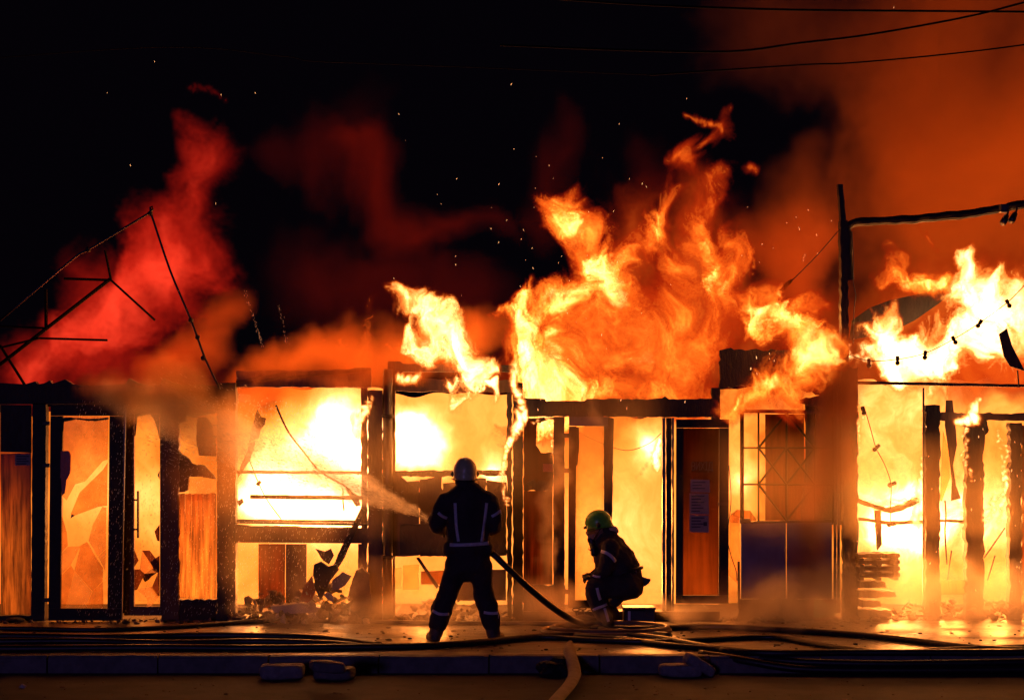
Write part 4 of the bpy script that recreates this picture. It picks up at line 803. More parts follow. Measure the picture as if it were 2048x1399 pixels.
def pole_cable(label, pts, Y, knots, r=.01):
    o = tubeobj('guy_cable', None, 'black', [P(x, y, Y) for x, y in pts], r, 6, k=4); tag(o, label, 'cable')
    for x, y in knots: lump('cable_clamp', o, 'char', P(x, y, Y), (.03, .03, .03), x, sub=1)
pole_cable('black cable angled from a raised peak down over the left kiosk roof', [(0, 640), (145, 518), (178, 498), (298, 426), (301, 424), (340, 540), (382, 640), (410, 716), (440, 778)], 19.6, [(300, 427), (176, 499), (382, 640), (395, 674), (407, 716)], .012)
def string(label, pts, Y, bulbs):
    s = thing('string_lights', label, 'string lights', tuple(P(*pts[0], Y)), 'dead string lights hanging on the right')
    tubeobj('wire', s, 'black', [P(x, y, Y) for x, y in pts], .005, 5)
    for x, y, a in bulbs:
        c = P(x, y, Y); u = Vector((math.sin(a), 0, math.cos(a))); bm = bmesh.new()
        tube(bm, [c-u*.045, c-u*.03, c-u*.008, c, c+u*.01, c+u*.045, c+u*.055], [.01, .026, .026, .016, .02, .022, .016], 8); obj('bulb_socket', bm, M['black'], s)
string('string of burnt bulb sockets sagging across the white flame', [(1690, 706), (1738, 721), (1795, 718), (1850, 706), (1907, 678), (1958, 646), (2015, 604), (2060, 560), (2200, 430)], 19.7,
       [(1738, 727, 0), (1795, 722, 0), (1850, 711, .1), (1909, 681, -.5), (1958, 648, .6), (2017, 608, -.5)])
string('short string of bulb sockets hanging inside the far kiosk', [(1728, 812), (1742, 860), (1752, 895), (1770, 930), (1782, 968), (1781, 1010), (1781, 1046)], 20.1,
       [(1727, 822, -.3), (1752, 896, .8), (1783, 968, 1.2), (1782, 1048, 1.4)])
tag(tubeobj('door_wire', None, 'black', [P(x, y, Y0+.6) for x, y in ((1150, 860), (1190, 880), (1235, 897), (1265, 899), (1300, 885), (1322, 866))], .004, 5), 'thin wire drooping across the open doorway', 'wire')

# ================================================================ debris
def heap(label, x0, x1, ytop, Y, n, size, seed, mats=('debris', 'char', 'brown')):
    rr = random.Random(seed)
    bms = {}
    for i in range(n):
        u = rr.random(); x = x0+(x1-x0)*u; hh = math.sin(math.pi*min(max(u, .05), .95))
        c = P(x, 0, Y+rr.uniform(-.3, .25)); c.z = rr.random()**1.6*(2-(ytop-HZ)*Y/F)*hh
        m_ = rr.choice(mats); bm = bms.setdefault(m_, bmesh.new()); s = size*rr.uniform(.4, 1.3)
        rot = Matrix.Rotation(rr.uniform(0, 6.3), 4, 'Z') @ Matrix.Rotation(rr.uniform(-1, 1), 4, 'X') @ Matrix.Rotation(rr.uniform(-1, 1), 4, 'Y')
        kind = rr.random(); sz = (s*rr.uniform(.6, 1.6), s*rr.uniform(.3, .9), s*(rr.uniform(.05, .2) if kind < .5 else rr.uniform(.4, .9)))
        vs = bmesh.ops.create_icosphere(bm, subdivisions=1, radius=1)['verts'] if kind > .5 else bmesh.ops.create_cube(bm, size=1.4)['verts']
        for v in vs:
            q = Vector((v.co.x*sz[0], v.co.y*sz[1], v.co.z*sz[2]))*rr.uniform(.75, 1.15); v.co = rot @ q + c; v.co.z = max(v.co.z, .002)
    first = None
    for m_, bm in bms.items():
        o = obj('debris_heap' if first is None else 'debris_pieces', bm, M[m_], first)
        o['kind'] = 'stuff'
        if first is None: first = o; tag(o, label, 'debris', 'heaps of burnt debris', 'stuff')
heap('burnt debris heap at the left foot of the wide window kiosk', 455, 620, 1180, 19.95, 220, .055, 1)
heap('heap of pale and charred scraps under the serving counter', 540, 745, 1165, 19.9, 200, .07, 2, ('debris', 'char', 'brown', 'whitescrap'))
heap('charred debris heap below the window behind the standing firefighter', 780, 1030, 1192, 19.95, 220, .05, 3)
heap('low debris scattered along the foot of the left doors', 0, 460, 1236, 19.9, 150, .03, 4, ('char', 'debris'))
heap('burnt rubble along the feet of the far kiosk posts', 1716, 2150, 1195, 20.15, 220, .06, 5)
heap('rubble at the foot of the lattice screen kiosk', 1440, 1720, 1225, 19.95, 120, .04, 6, ('char', 'debris'))
def litter(label, n, box_, size, seed, mats, name='scattered_ash'):
    rr = random.Random(seed); bm = bmesh.new()
    for i in range(n):
        c = GP(rr.uniform(box_[0], box_[1]), rr.uniform(box_[2], box_[3]), box_[4]); s = size*rr.uniform(.3, 1.)**2*1.6
        vs = bmesh.ops.create_icosphere(bm, subdivisions=1, radius=1)['verts']; a = rr.uniform(0, 3); ex = rr.uniform(.5, 2.2)
        for v in vs:
            q = Vector((v.co.x*s*ex, v.co.y*s, v.co.z*s*.45))*rr.uniform(.7, 1.2); v.co = Matrix.Rotation(a, 3, 'Z') @ q + c + Vector((0, 0, s*.3))
    tag(obj(name, bm, M[mats]), label, 'ash', None, 'stuff')
litter('ash and small burnt bits strewn over the wet pavement', 420, (-60, 2110, 1243, 1302, 0), .016, 21, 'char')
litter('grit and small chips strewn over the dark road', 260, (-60, 2110, 1352, 1420, -.15), .009, 22, 'debris', 'road_grit')
# single recognisable pieces in the heap
def scrap(label, pts, mat, Y, d=.02, cat='scrap', name='scrap_sheet', amp=.8, tilt=0.): return tag(poly(name, None, mat, pts, Y, d, amp, 8, tilt=tilt), label, cat)
scrap('charred twisted bin standing in the debris under the counter', [(628, 1128), (640, 1123), (655, 1133), (672, 1128), (676, 1140), (660, 1160), (650, 1180), (640, 1200), (634, 1185), (626, 1150)], 'char', 19.7, .12, 'bin', 'charred_bin')
scrap('violet grey crumpled sheet lying right of the charred bin', [(664, 1160), (685, 1143), (702, 1152), (690, 1170), (676, 1178), (664, 1180)], 'panel', 19.66, .02, tilt=.3)
scrap('orange torn sheet leaning by the counter base', [(598, 1200), (612, 1165), (624, 1150), (630, 1180), (622, 1205)], 'redplastic', 19.68, .02, tilt=.2)
scrap('tall brown crumpled sack leaning against the drainpipe', [(700, 1172), (712, 1140), (724, 1134), (738, 1148), (742, 1200), (735, 1228), (705, 1228), (696, 1200)], 'debris', 19.7, .15, 'sack', 'crumpled_sack', 1.6)
scrap('pale flattened sheet lying before the counter debris', [(540, 1212), (600, 1206), (640, 1214), (632, 1224), (590, 1226), (548, 1224)], 'whitescrap', 19.6, .25)
scrap('hanging torn scrap under the counter beside the strut', [(630, 1096), (650, 1102), (662, 1096), (668, 1110), (658, 1128), (646, 1120)], 'brown', 19.95, .01)
cr = thing('pallet_stack', 'charred wooden pallet stack standing in the far kiosk opening', 'pallet', (P(1757, 1240, 19.9).x, 19.9, 0))
for j in range(4):
    for i in range(1): poly('pallet_board', cr, 'char', jag([(1717, 1107+j*13), (1799, 1106+j*13), (1801, 1112+j*13), (1797, 1115+j*13), (1717, 1115+j*13)], .8, 7), 19.8, .35)
    for x in (1719, 1754, 1788): poly('pallet_block', cr, 'char', [(x, 1115.5+j*13), (x+9, 1115.5+j*13), (x+9, 1118.5+j*13+2), (x, 1118.5+j*13+2)], 19.82, .3)
for q_, (xa, xb) in enumerate(((1719, 1770), (1717, 1790), (1724, 1760), (1717, 1782))): poly('pallet_board', cr, 'char', jag([(xa, 1161+q_*19), (xb, 1163+q_*19), (xb+3, 1174+q_*19), (xa, 1176+q_*19)], 1.6, 7), 19.82+.04*q_, .3)
for px, py, sz, lb in ((30, 1243, .07, 'small black lump on the pavement below the leftmost panel'), (1912, 1221, .03, 'tiny dark stone on the steaming pavement at the right'), (1843, 1233, .05, 'flat dark scrap on the steaming pavement at the right'), (1560, 1262, .03, 'small dark crumb on the pavement before the lattice kiosk')):
    c = GP(px, py, 0); c.z = sz*.3; tag(lump('rubble_piece', None, 'rock', c, (sz*1.5, sz, sz*.45), px, sub=2), lb, 'rubble')

# ================================================================ hoses on the ground
def hose(label, px, r=.032, mat='rubber', z=0., name='fire_hose', group='fire hoses on the ground', flat=.9, k=8, n=10, taper=False):
    pts = []
    for q in px:
        if len(q) == 2: p = GP(q[0], q[1], z); p.z = z+r*flat
        else: p = P(q[0], q[1], q[2])
        pts.append(p)
    bm = bmesh.new(); cp_ = catmull(pts, k); rl_ = [r*min(1, .25+.75*i/14) for i in range(len(cp_))] if taper else r; tube(bm, cp_, rl_, n, flat)
    o = obj(name, bm, M[mat], None, True); return tag(o, label, 'hose', group)
hose('rear black hose curving past the left kiosk doors', [(-300, 1262), (0, 1260), (180, 1263), (330, 1258), (450, 1250), (560, 1244), (700, 1246), (860, 1249), (1020, 1250), (1140, 1252)], .026)
hose('black hose lying before the rear hose at the left', [(-300, 1276), (0, 1277), (200, 1280), (380, 1276), (520, 1277), (620, 1280), (690, 1287), (760, 1296)], .036)
hose('lower black hose of the left bundle', [(-300, 1290), (0, 1288), (160, 1287), (330, 1291), (500, 1288), (640, 1291), (720, 1297)], .034)
hose('long foreground hose crossing the whole pavement', [(-300, 1303), (0, 1303), (300, 1301), (500, 1302), (700, 1300), (860, 1297), (960, 1290), (1060, 1280), (1150, 1275), (1250, 1276), (1330, 1284), (1400, 1297), (1460, 1306), (1540, 1312), (1700, 1311), (1900, 1311), (2400, 1309)], .036)
hose('hose running from the firefighter box towards the right edge', [(1180, 1262), (1300, 1262), (1400, 1258), (1500, 1261), (1620, 1268), (1740, 1277), (1850, 1289), (1940, 1300), (2060, 1305), (2400, 1306)], .034)
hose('hose arching between the long hoses on the right', [(1010, 1284), (1090, 1279), (1180, 1284), (1300, 1288), (1400, 1284), (1500, 1279), (1560, 1280), (1620, 1290), (1700, 1303), (1780, 1309), (1900, 1304), (2060, 1298), (2400, 1290)], .03)
hose('dark hose tucked along the kerb edge on the right', [(1150, 1277), (1240, 1282), (1330, 1294), (1420, 1302), (1500, 1307), (1600, 1309.5), (1750, 1310.5), (1950, 1308), (2400, 1310)], .03)
hose('thick black hose lying on the road against the kerb at the right', [(1400, 1306, 17.0), (1480, 1318, 16.75), (1560, 1332, 16.62), (1640, 1338, 16.58), (1850, 1339, 16.56), (2060, 1337, 16.58), (2400, 1335, 16.6)], .04)
hose('second hose on the road stacked over the thick one', [(1440, 1300, 17.0), (1520, 1314, 16.8), (1600, 1322, 16.66), (1760, 1326, 16.6), (1950, 1324, 16.62), (2200, 1320, 16.66), (2400, 1320, 16.7)], .036)
hose('pale flattened hose coming over the kerb towards the camera', [(1142, 1276, 18.2), (1139, 1290, 17.6), (1139, 1302, 17.0), (1143, 1316, 16.62), (1148, 1336, 16.3), (1148, 1352, 15.9), (1138, 1370, 15.4), (1122, 1388, 14.9), (1105, 1408, 14.4), (1080, 1440, 13.6)], .058, 'palehose', flat=.55, taper=True)
hose('pressurised hose sloping from the standing firefighter to the ground', [(905, 1062, 18.32), (930, 1068, 18.3), (955, 1085, 18.2), (985, 1106, 18.12), (1010, 1130, 18.1), (1050, 1168, 18.15), (1100, 1210, 18.3), (1140, 1236, 18.6), (1175, 1254), (1215, 1266), (1290, 1272), (1340, 1277)], .036, name='attack_hose')
for j, (ra, rb, dx) in enumerate(((.64, .56, 0), (.58, .5, .04))):
    c = GP(1212, 1266, 0); pts = [c+Vector((dx+ra*math.cos(a), rb*math.sin(a)*.9, .032+j*.03)) for a in [2*math.pi*i/24 for i in range(25)]]
    tag(tubeobj('coiled_hose', None, 'tanhose', pts, .03, 8, .9, k=3), ('outer' if j == 0 else 'inner')+' loop of the tan hose coiled round the crouching firefighter', 'hose')
# coupling / divider with valve wheels
dv = thing('hose_divider', 'metal hose divider with small valve wheels beside the crouching firefighter', 'hose divider', tuple(GP(1168, 1256, 0)))
yd = GP(1168, 1256).y
tubeobj('divider_body', dv, 'steel', [P(1150, 1240, yd), P(1168, 1236, yd), P(1190, 1242, yd)], .045, 10)
for x, y in ((1152, 1222), (1166, 1219), (1182, 1226)):
    bar('valve_stem', dv, 'steel', (x, y), (x+4, 1240), yd, 4)
    c = P(x, y, yd); bm = bmesh.new(); tube(bm, [c+Vector((.035*math.cos(a), .0, .02+.018*math.sin(a))) for a in [2*math.pi*i/12 for i in range(13)]], .007, 6); obj('valve_wheel', bm, M['steel'], dv)
bar('divider_foot', dv, 'steel', (1160, 1240), (1156, 1256), yd, 5); bar('divider_foot', dv, 'steel', (1178, 1240), (1184, 1256), yd, 5)
# blocks on the road
def blk(label, px, py, wd, hh, dp, rz, tilt=0., mat='stone', z=-.15):
    c = GP(px, py, z); bm = bmesh.new(); bmesh.ops.create_uvsphere(bm, u_segments=28, v_segments=18, radius=1)
    for v in bm.verts:
        n_ = v.co.normalized(); q = Vector([math.copysign(abs(a)**.38, a)*.5 for a in n_])
        v.co = Vector((q.x*wd, q.y*dp, q.z*hh)); v.co += mnoise.noise_vector(v.co*9+Vector((px, 0, 0)))*.012
    o = obj('concrete_block', bm, M[mat], None, True); o.location = c+Vector((0, 0, hh/2*(1 if not tilt else 1.6))); o.rotation_euler = (0, tilt, rz)
    return tag(o, label, 'block', 'worn concrete blocks on the road by the kerb')
blk('rounded pale concrete block lying flat left of the paired one', 565, 1356, .39, .13, .22, .05)
blk('darker concrete block lying against the kerb behind its twin', 668, 1357, .36, .11, .22, -.12, mat='kerb')
blk('concrete block resting across the right end of the dark one', 655, 1351, .3, .1, .2, .3, .12, mat='kerb', z=-.05)
blk('flat concrete block on the road by the kerb at the right', 1360, 1351, .38, .11, .2, .03)
blk('tilted concrete block leaning on the flat one by the hoses', 1398, 1346, .3, .1, .2, .2, .55, z=-.13)
lk = lump('black_rag', None, 'rock', GP(1112, 1350, -.15)+Vector((0, 0, .06)), (.13, .12, .085), 7, .8); tag(lk, 'black crumpled rag beside the pale hose on the road', 'rag')
lk = lump('crumpled_litter', None, 'whitescrap', GP(46, 1375, -.15)+Vector((0, 0, .015)), (.025, .02, .018), 4, .6, 2); tag(lk, 'tiny pale scrap lying on the dark road at the left', 'litter')
bx = thing('equipment_case', 'black equipment case with a pale stripe behind the crouching firefighter', 'case', tuple(GP(1283, 1254, 0)))
yb = GP(1283, 1254).y
box('case_shell', bx, 'black', 1248, 1219, 1311, 1253, yb, .3, .012)
box('case_lid', bx, 'black', 1246, 1214, 1311.5, 1219.5, yb-.008, .315, .006)
box('reflective_stripe', bx, 'tape', 1256, 1221, 1261, 1248, yb-.006, .004, .001)
box('latch', bx, 'steel', 1290, 1217, 1298, 1226, yb-.015, .012, .002)

# ================================================================ people
_ct = bpy.data.textures.new('cloth_folds', 'CLOUDS'); _ct.noise_scale = .11; _ct.noise_depth = 2
def tcap(bm, A, ra, B, rb, ds=1., n=14):
    """tapered capsule between two joints; ds flattens it front to back"""
    for c, r in ((A, ra), (B, rb)):
        vs = bmesh.ops.create_icosphere(bm, subdivisions=2, radius=r)['verts']
        for v in vs: v.co.y *= ds; v.co += c
    d = B-A
    if d.length > 1e-4:
        t = d.normalized(); up = Vector((0, 1, 0)) if abs(t.y) < .9 else Vector((0, 0, 1)); s = t.cross(up).normalized(); u = s.cross(t)
        rg = []
        for c, r in ((A, ra), (B, rb)):
            ring = []
            for k in range(n):
                off = s*math.cos(2*math.pi*k/n)*r+u*math.sin(2*math.pi*k/n)*r; off.y *= ds; ring.append(bm.verts.new(c+off))
            rg.append(ring)
        for k in range(n): bm.faces.new((rg[0][k], rg[0][(k+1) % n], rg[1][(k+1) % n], rg[1][k]))
        bm.faces.new(rg[0][::-1]); bm.faces.new(rg[1])
def blob(name, parent, mat, caps, vox=.012, smooth=6, folds=0.):
    bm = bmesh.new()
    for c in caps: tcap(bm, *c)
    o = obj(name, bm, M[mat], parent)
    r = o.modifiers.new('union', 'REMESH'); r.mode = 'VOXEL'; r.voxel_size = vox; r.use_smooth_shade = True
    s = o.modifiers.new('soften', 'SMOOTH'); s.iterations = smooth; s.factor = .5
    if folds:
        d = o.modifiers.new('folds', 'DISPLACE'); d.texture = _ct; d.strength = folds; d.mid_level = .5; d.texture_coords = 'LOCAL'
    return o
class Fig:
    def __init__(s, Y): s.Y = Y; s.k = Y/F
    def p(s, x, y, dy=0.): return P(x, y, s.Y+dy)
    def chain(s, pts, ds=1.):
        """pts = (px, py, dy, r_px) in a row -> capsules"""
        return [(s.p(a[0], a[1], a[2]), a[3]*s.k, s.p(b[0], b[1], b[2]), b[3]*s.k, ds) for a, b in zip(pts[:-1], pts[1:])]
    def stripe(s, name, parent, target, pts, wpx, n=14):
        """retroreflective band laid on the cloth"""
        cs = catmull([Vector((x, 0, y)) for x, y in pts], n); bm = bmesh.new(); rows = []
        for i, c in enumerate(cs):
            t = (cs[min(i+1, len(cs)-1)]-cs[max(i-1, 0)]).normalized(); nx, ny = -t.z, t.x
            rows.append([bm.verts.new(s.p(c.x+nx*wpx*(j/2-.5), c.z+ny*wpx*(j/2-.5), -.6)) for j in range(3)])
        for a, b in zip(rows[:-1], rows[1:]):
            for j in range(2): bm.faces.new((a[j], a[j+1], b[j+1], b[j]))
        o = obj(name, bm, M['tape'], parent, True)
        w_ = o.modifiers.new('lay', 'SHRINKWRAP'); w_.target = target; w_.wrap_method = 'PROJECT'; w_.use_project_x = False; w_.use_project_y = True; w_.use_project_z = False; w_.use_positive_direction = True; w_.use_negative_direction = False; w_.offset = .006; w_.wrap_mode = 'OUTSIDE_SURFACE'
        t_ = o.modifiers.new('thick', 'SOLIDIFY'); t_.thickness = .003
        return o
def helmet(parent, c, r, mat, tilt=0., turn=0., squash=1.08):
    """turn 0 = facing away (+Y); shell with comb, flared neck guard, brim lamp and visor"""
    rot = Matrix.Rotation(turn, 3, 'Z') @ Matrix.Rotation(tilt, 3, 'X')
    bm = bmesh.new(); bmesh.ops.create_uvsphere(bm, u_segments=36, v_segments=24, radius=1)
    for v in list(bm.verts):
        x, y, z = v.co
        if z < -.42: z = -.42-(z+.42)*.0
        fl = max(0, -z-.05)*.32
        a = math.atan2(x, y); bk = max(0, -math.cos(a))                      # back half
        rr = 1+fl*(.6+.7*bk)+.035*math.exp(-(x/.12)**2)*(1 if z > 0 else 0)
        z2 = z*squash-(.28*bk*max(0, -z)*2)
        v.co = rot @ Vector((x*rr*.98, y*rr*1.14, z2))*r+c
    bmesh.ops.remove_doubles(bm, verts=bm.verts, dist=.001)
    sh = obj('helmet', bm, M[mat], parent, True)
    def L(x, y, z): return c+rot @ Vector((x, y, z))*r
    bm = bmesh.new(); tube(bm, [L(1.1*math.sin(a), 1.27*math.cos(a), -.46*squash-.20*max(0, -math.cos(a))) for a in [2*math.pi*i/40 for i in range(41)]], .035*r, 6); obj('rim_trim', bm, M['black'], sh, True)
    for sx in (-1, 1):
        bm = bmesh.new(); tcap(bm, L(sx*.95, .1, -.12), .20*r, L(sx*.99, .1, -.2), .2*r); obj('visor_pivot', bm, M['black'], sh, True)
    bm = bmesh.new(); tube(bm, [L(.62*math.sin(a), .1-.97*math.cos(a*.9)*1.16, .30-.1) for a in [-1+2*i/12 for i in range(13)]], .05*r, 6); obj('rear_band', bm, M['black'], sh, True)
    bm = bmesh.new(); tcap(bm, L(0, 1.12, -.1), .13*r, L(0, 1.3, -.12), .1*r); obj('helmet_lamp', bm, M['black'], sh, True)
    bm = bmesh.new(); rows = []
    for i in range(17):
        a = -1.15+2.3*i/16; rows.append([bm.verts.new(L(1.04*math.sin(a), 1.22*math.cos(a), z)) for z in (-.28, -.5, -.78)])
    for a, b in zip(rows[:-1], rows[1:]):
        for j in range(2): bm.faces.new((a[j], a[j+1], b[j+1], b[j]))
    vs = obj('visor', bm, M['glass_c'], sh, True); sd = vs.modifiers.new('t', 'SOLIDIFY'); sd.thickness = .003
    bm = bmesh.new(); tcap(bm, L(0, -.9, -.55), .28*r, L(0, -.75, -1.0), .2*r, 1.); 
    return sh, L
def hand(name, parent, c, fwd, palm, r=.04, curl=1., mat='black', thumb=1):
    """gloved hand: palm plus five separate bent fingers wrapping towards palm direction"""
    f = fwd.normalized(); q = palm.normalized(); s = f.cross(q).normalized(); caps = []
    caps.append((c-f*.03+s*.022, .024, c+f*.04+s*.024, .021)); caps.append((c-f*.03-s*.022, .024, c+f*.04-s*.024, .021)); caps.append((c-f*.03, .026, c+f*.045, .022))
    for i, ln in enumerate((.85, 1., .95, .78)):
        b = c+f*.048+s*(.036-.024*i); a1 = .5*curl; a2 = 1.5*curl; a3 = 2.3*curl
        p1 = b+(f*math.cos(a1)+q*math.sin(a1))*.04*ln; p2 = p1+(f*math.cos(a2)+q*math.sin(a2))*.028*ln; p3 = p2+(f*math.cos(a3)+q*math.sin(a3))*.02*ln
        caps += [(b-f*.02, .0115, p1, .0105), (p1, .0105, p2, .0098), (p2, .0098, p3, .0088)]
    t0 = c-f*.005+s*.036*thumb; t1 = t0+(s*thumb*.6+q*.7+f*.4).normalized()*.036; t2 = t1+(q*.8+f*.5-s*thumb*.2).normalized()*.03
    caps += [(t0, .014, t1, .0125), (t1, .0125, t2, .0105)]
    return blob(name, parent, mat, caps, .005, 3)

# ---- standing firefighter seen from behind
f1 = thing('person', 'firefighter standing with feet apart, back to us, spraying water at the fire', 'person', tuple(GP(930, 1281)), 'firefighters')
A = Fig(18.05); ch = A.chain
body = blob('body', f1, 'skin',
    ch([(933, 945, .03, 17), (931, 956, .02, 16), (934, 975, 0, 12), (936, 1000, 0, 26), (937, 1050, 0, 28), (937, 1105, 0, 26)], .6)
    + ch([(934, 992, 0, 14), (892, 1005, 0, 12), (874, 1046, .03, 10), (888, 1055, .30, 8)]) + ch([(936, 992, 0, 14), (980, 1005, 0, 12), (991, 1050, .03, 10), (962, 1064, .30, 8)])
    + ch([(937, 1110, 0, 20), (914, 1135, 0, 18), (896, 1183, .02, 14), (877, 1235, 0, 10), (871, 1268, 0, 8)]) + ch([(937, 1110, 0, 20), (960, 1135, 0, 18), (967, 1183, .02, 14), (981, 1235, 0, 10), (986, 1268, 0, 8)]), .014)
jk = blob('jacket', f1, 'cloth',
    ch([(936, 1000, 0, 40), (936, 1050, 0, 42), (937, 1086, 0, 45), (936, 1094, 0, 47)], .62)
    + ch([(900, 1096, 0, 17), (972, 1096, 0, 17)], 1.2)
    + ch([(931, 978, .01, 17), (934, 990, 0, 24)], .9) + ch([(928, 986, 0, 19), (892, 1003, 0, 19)]) + ch([(940, 986, 0, 19), (978, 1003, 0, 19)])
    + ch([(890, 1006, 0, 19), (879, 1026, .0, 18.5), (874, 1048, .03, 17)]) + ch([(874, 1048, .03, 17), (884, 1056, .24, 13)])
    + ch([(980, 1006, 0, 19), (986, 1028, .0, 18.5), (989, 1050, .03, 17)]) + ch([(989, 1050, .03, 17), (968, 1064, .24, 13)]), .012, 5, .034)
tr = blob('trousers', f1, 'cloth',
    ch([(937, 1100, 0, 44), (937, 1122, 0, 43)], .62)
    + ch([(914, 1130, 0, 25), (904, 1160, .02, 22), (895, 1188, .02, 20.5), (884, 1212, .0, 21), (879, 1236, 0, 20), (876, 1248, 0, 18.5)], .95)
    + ch([(959, 1130, 0, 25), (964, 1160, .02, 22), (967, 1188, .02, 20), (974, 1212, .0, 20), (980, 1236, 0, 19.5), (983, 1248, 0, 18.5)], .95), .012, 5, .04)
blob('boot', f1, 'boot', ch([(876, 1250, 0, 15), (871, 1268, 0, 14), (870, 1275, .0, 11)]) + ch([(870, 1274, -.03, 12), (863, 1272, .14, 12), (861, 1272, .2, 9)]), .01, 3)
blob('boot', f1, 'boot', ch([(984, 1250, 0, 15), (987, 1266, 0, 14.5), (988, 1275, 0, 11)]) + ch([(987, 1274, -.03, 12), (996, 1273, .12, 12), (1001, 1272, .17, 9)]), .01, 3)
hl, L1 = helmet(f1, A.p(930, 943, .02), 24.5*A.k, 'helm_pale', tilt=-.05, turn=.12, squash=1.22)
blob('neck_guard', f1, 'cloth', ch([(920, 962, .0, 11), (940, 962, .0, 11)]) + ch([(930, 964, .0, 17), (932, 976, .0, 18)], .9), .01, 3)
A.stripe('back_brace_stripe', jk, jk, [(907, 1009), (908, 1030), (910, 1060), (914, 1088)], 6)
A.stripe('back_brace_stripe', jk, jk, [(972, 1009), (969, 1035), (966, 1060), (962, 1088)], 6)
A.stripe('waist_stripe', jk, jk, [(896, 1095), (915, 1095), (940, 1094), (976, 1092)], 7)
A.stripe('sleeve_stripe', jk, jk, [(872, 1029), (880, 1036), (890, 1041)], 6, 8)
A.stripe('sleeve_stripe', jk, jk, [(982, 1037), (990, 1033), (1001, 1025)], 6, 8)
A.stripe('leg_stripe', tr, tr, [(860, 1231), (875, 1237), (894, 1238)], 6, 8)
A.stripe('leg_stripe', tr, tr, [(966, 1234), (980, 1236), (997, 1236)], 6, 8)
hand('glove', f1, A.p(886, 1056, .30), Vector((.6, .3, .1)), Vector((0, .6, -.6)), thumb=-1)
hand('glove', f1, A.p(962, 1066, .30), Vector((-.7, .3, .1)), Vector((0, .4, -.8)))
nz_ = thing('hose_nozzle', 'black nozzle in the standing firefighter\'s hands with water bursting out', 'nozzle', tuple(A.p(870, 1046, .3)))
na, nb = A.p(905, 1062, .27), A.p(857, 1037, .30)
def along(t): return na.lerp(nb, t)
bm = bmesh.new(); tube(bm, [along(0), along(.3), along(.32), along(.7), along(.72), along(.9), along(1.)], [.03, .03, .022, .024, .034, .036, .03], 14); obj('barrel', bm, M['black'], nz_, True)
bm = bmesh.new(); tube(bm, [along(.35), along(.35)+Vector((0, .02, -.1))], .014, 8); obj('pistol_grip', bm, M['black'], nz_, True)
bm = bmesh.new(); tube(bm, [along(.4)+Vector((0, -.03, .03)), along(.25)+Vector((0, -.02, .075)), along(.4)+Vector((0, .03, .03))], .006, 6); obj('bail_handle', bm, M['steel'], nz_, True)

# ---- crouching firefighter facing left
f2 = thing('person', 'firefighter in a green helmet crouching in the doorway light, facing left', 'person', tuple(GP(1212, 1254)), 'firefighters')
B_ = Fig(19.2); ch = B_.chain
body2 = blob('body', f2, 'skin',
    # head, nose, brow, chin, ear
    ch([(1197, 1049, 0, 18), (1192, 1062, 0, 14), (1187, 1073, 0, 9.5)], .82)
    + ch([(1177, 1058, 0, 3), (1173.5, 1066, 0, 3.2)]) + ch([(1179, 1055, -.02, 3), (1179, 1055, .02, 3)]) + ch([(1179, 1077, -.01, 4.5), (1180, 1078, .01, 4.5)]) + ch([(1177, 1071, -.015, 2.2), (1177, 1071, .015, 2.2)]) + ch([(1200, 1062, -.075, 4), (1201, 1058, -.08, 4)])
    + ch([(1202, 1060, 0, 13), (1213, 1075, 0, 13), (1225, 1100, 0, 24), (1245, 1140, 0, 24), (1262, 1168, 0, 24)], .9)
    + ch([(1216, 1090, -.17, 11), (1208, 1140, -.2, 9), (1186, 1156, -.12, 7)]) + ch([(1216, 1090, .17, 11), (1204, 1138, .2, 9), (1184, 1154, .02, 7)])
    + ch([(1262, 1172, -.1, 18), (1184, 1172, -.16, 13), (1210, 1236, -.12, 8)]) + ch([(1262, 1172, .1, 18), (1192, 1178, .14, 13), (1222, 1238, .1, 8)]), .012)
jk2 = blob('jacket', f2, 'cloth',
    ch([(1212, 1083, 0, 17), (1221, 1093, 0, 29), (1229, 1112, 0, 36), (1243, 1136, 0, 37), (1252, 1153, 0, 33)], 1.15)
    + ch([(1208, 1070, 0, 15), (1220, 1082, 0, 22)]) + ch([(1236, 1085, 0, 14), (1252, 1118, 0, 17)])
    + ch([(1221, 1092, -.18, 18), (1217, 1118, -.21, 17), (1209, 1141, -.21, 15), (1190, 1154, -.14, 11)])
    + ch([(1216, 1092, .18, 17), (1206, 1120, .22, 15), (1202, 1140, .2, 14), (1188, 1152, .05, 11)])
    + ch([(1196, 1098, 0, 12), (1205, 1120, 0, 18)]) + ch([(1198, 1082, 0, 11), (1197, 1096, 0, 13)]), .012, 5, .034)
tr2 = blob('trousers', f2, 'cloth',
    ch([(1258, 1160, 0, 28), (1262, 1170, 0, 27)], 1.15) + ch([(1256, 1160, -.09, 24), (1262, 1172, .09, 26)])
    + ch([(1258, 1170, -.12, 26), (1228, 1172, -.15, 24), (1190, 1173, -.17, 20), (1189, 1190, -.17, 18.5), (1200, 1214, -.15, 17), (1211, 1238, -.13, 15.5)])
    + ch([(1258, 1174, .12, 25), (1225, 1182, .14, 23), (1200, 1182, .15, 19), (1212, 1205, .13, 17), (1226, 1236, .1, 16)]) + ch([(1240, 1185, 0, 16), (1230, 1200, 0, 14)]), .012, 5, .036)
blob('boot', f2, 'black', ch([(1212, 1238, -.13, 13), (1215, 1245, -.13, 11)]) + ch([(1218, 1246, -.13, 9), (1200, 1247, -.14, 9), (1194, 1248, -.14, 7)]), .009, 3)
blob('boot', f2, 'black', ch([(1227, 1234, .1, 13), (1230, 1240, .1, 11)]) + ch([(1233, 1240, .1, 9), (1214, 1241, .1, 9), (1209, 1242, .1, 7)]), .009, 3)
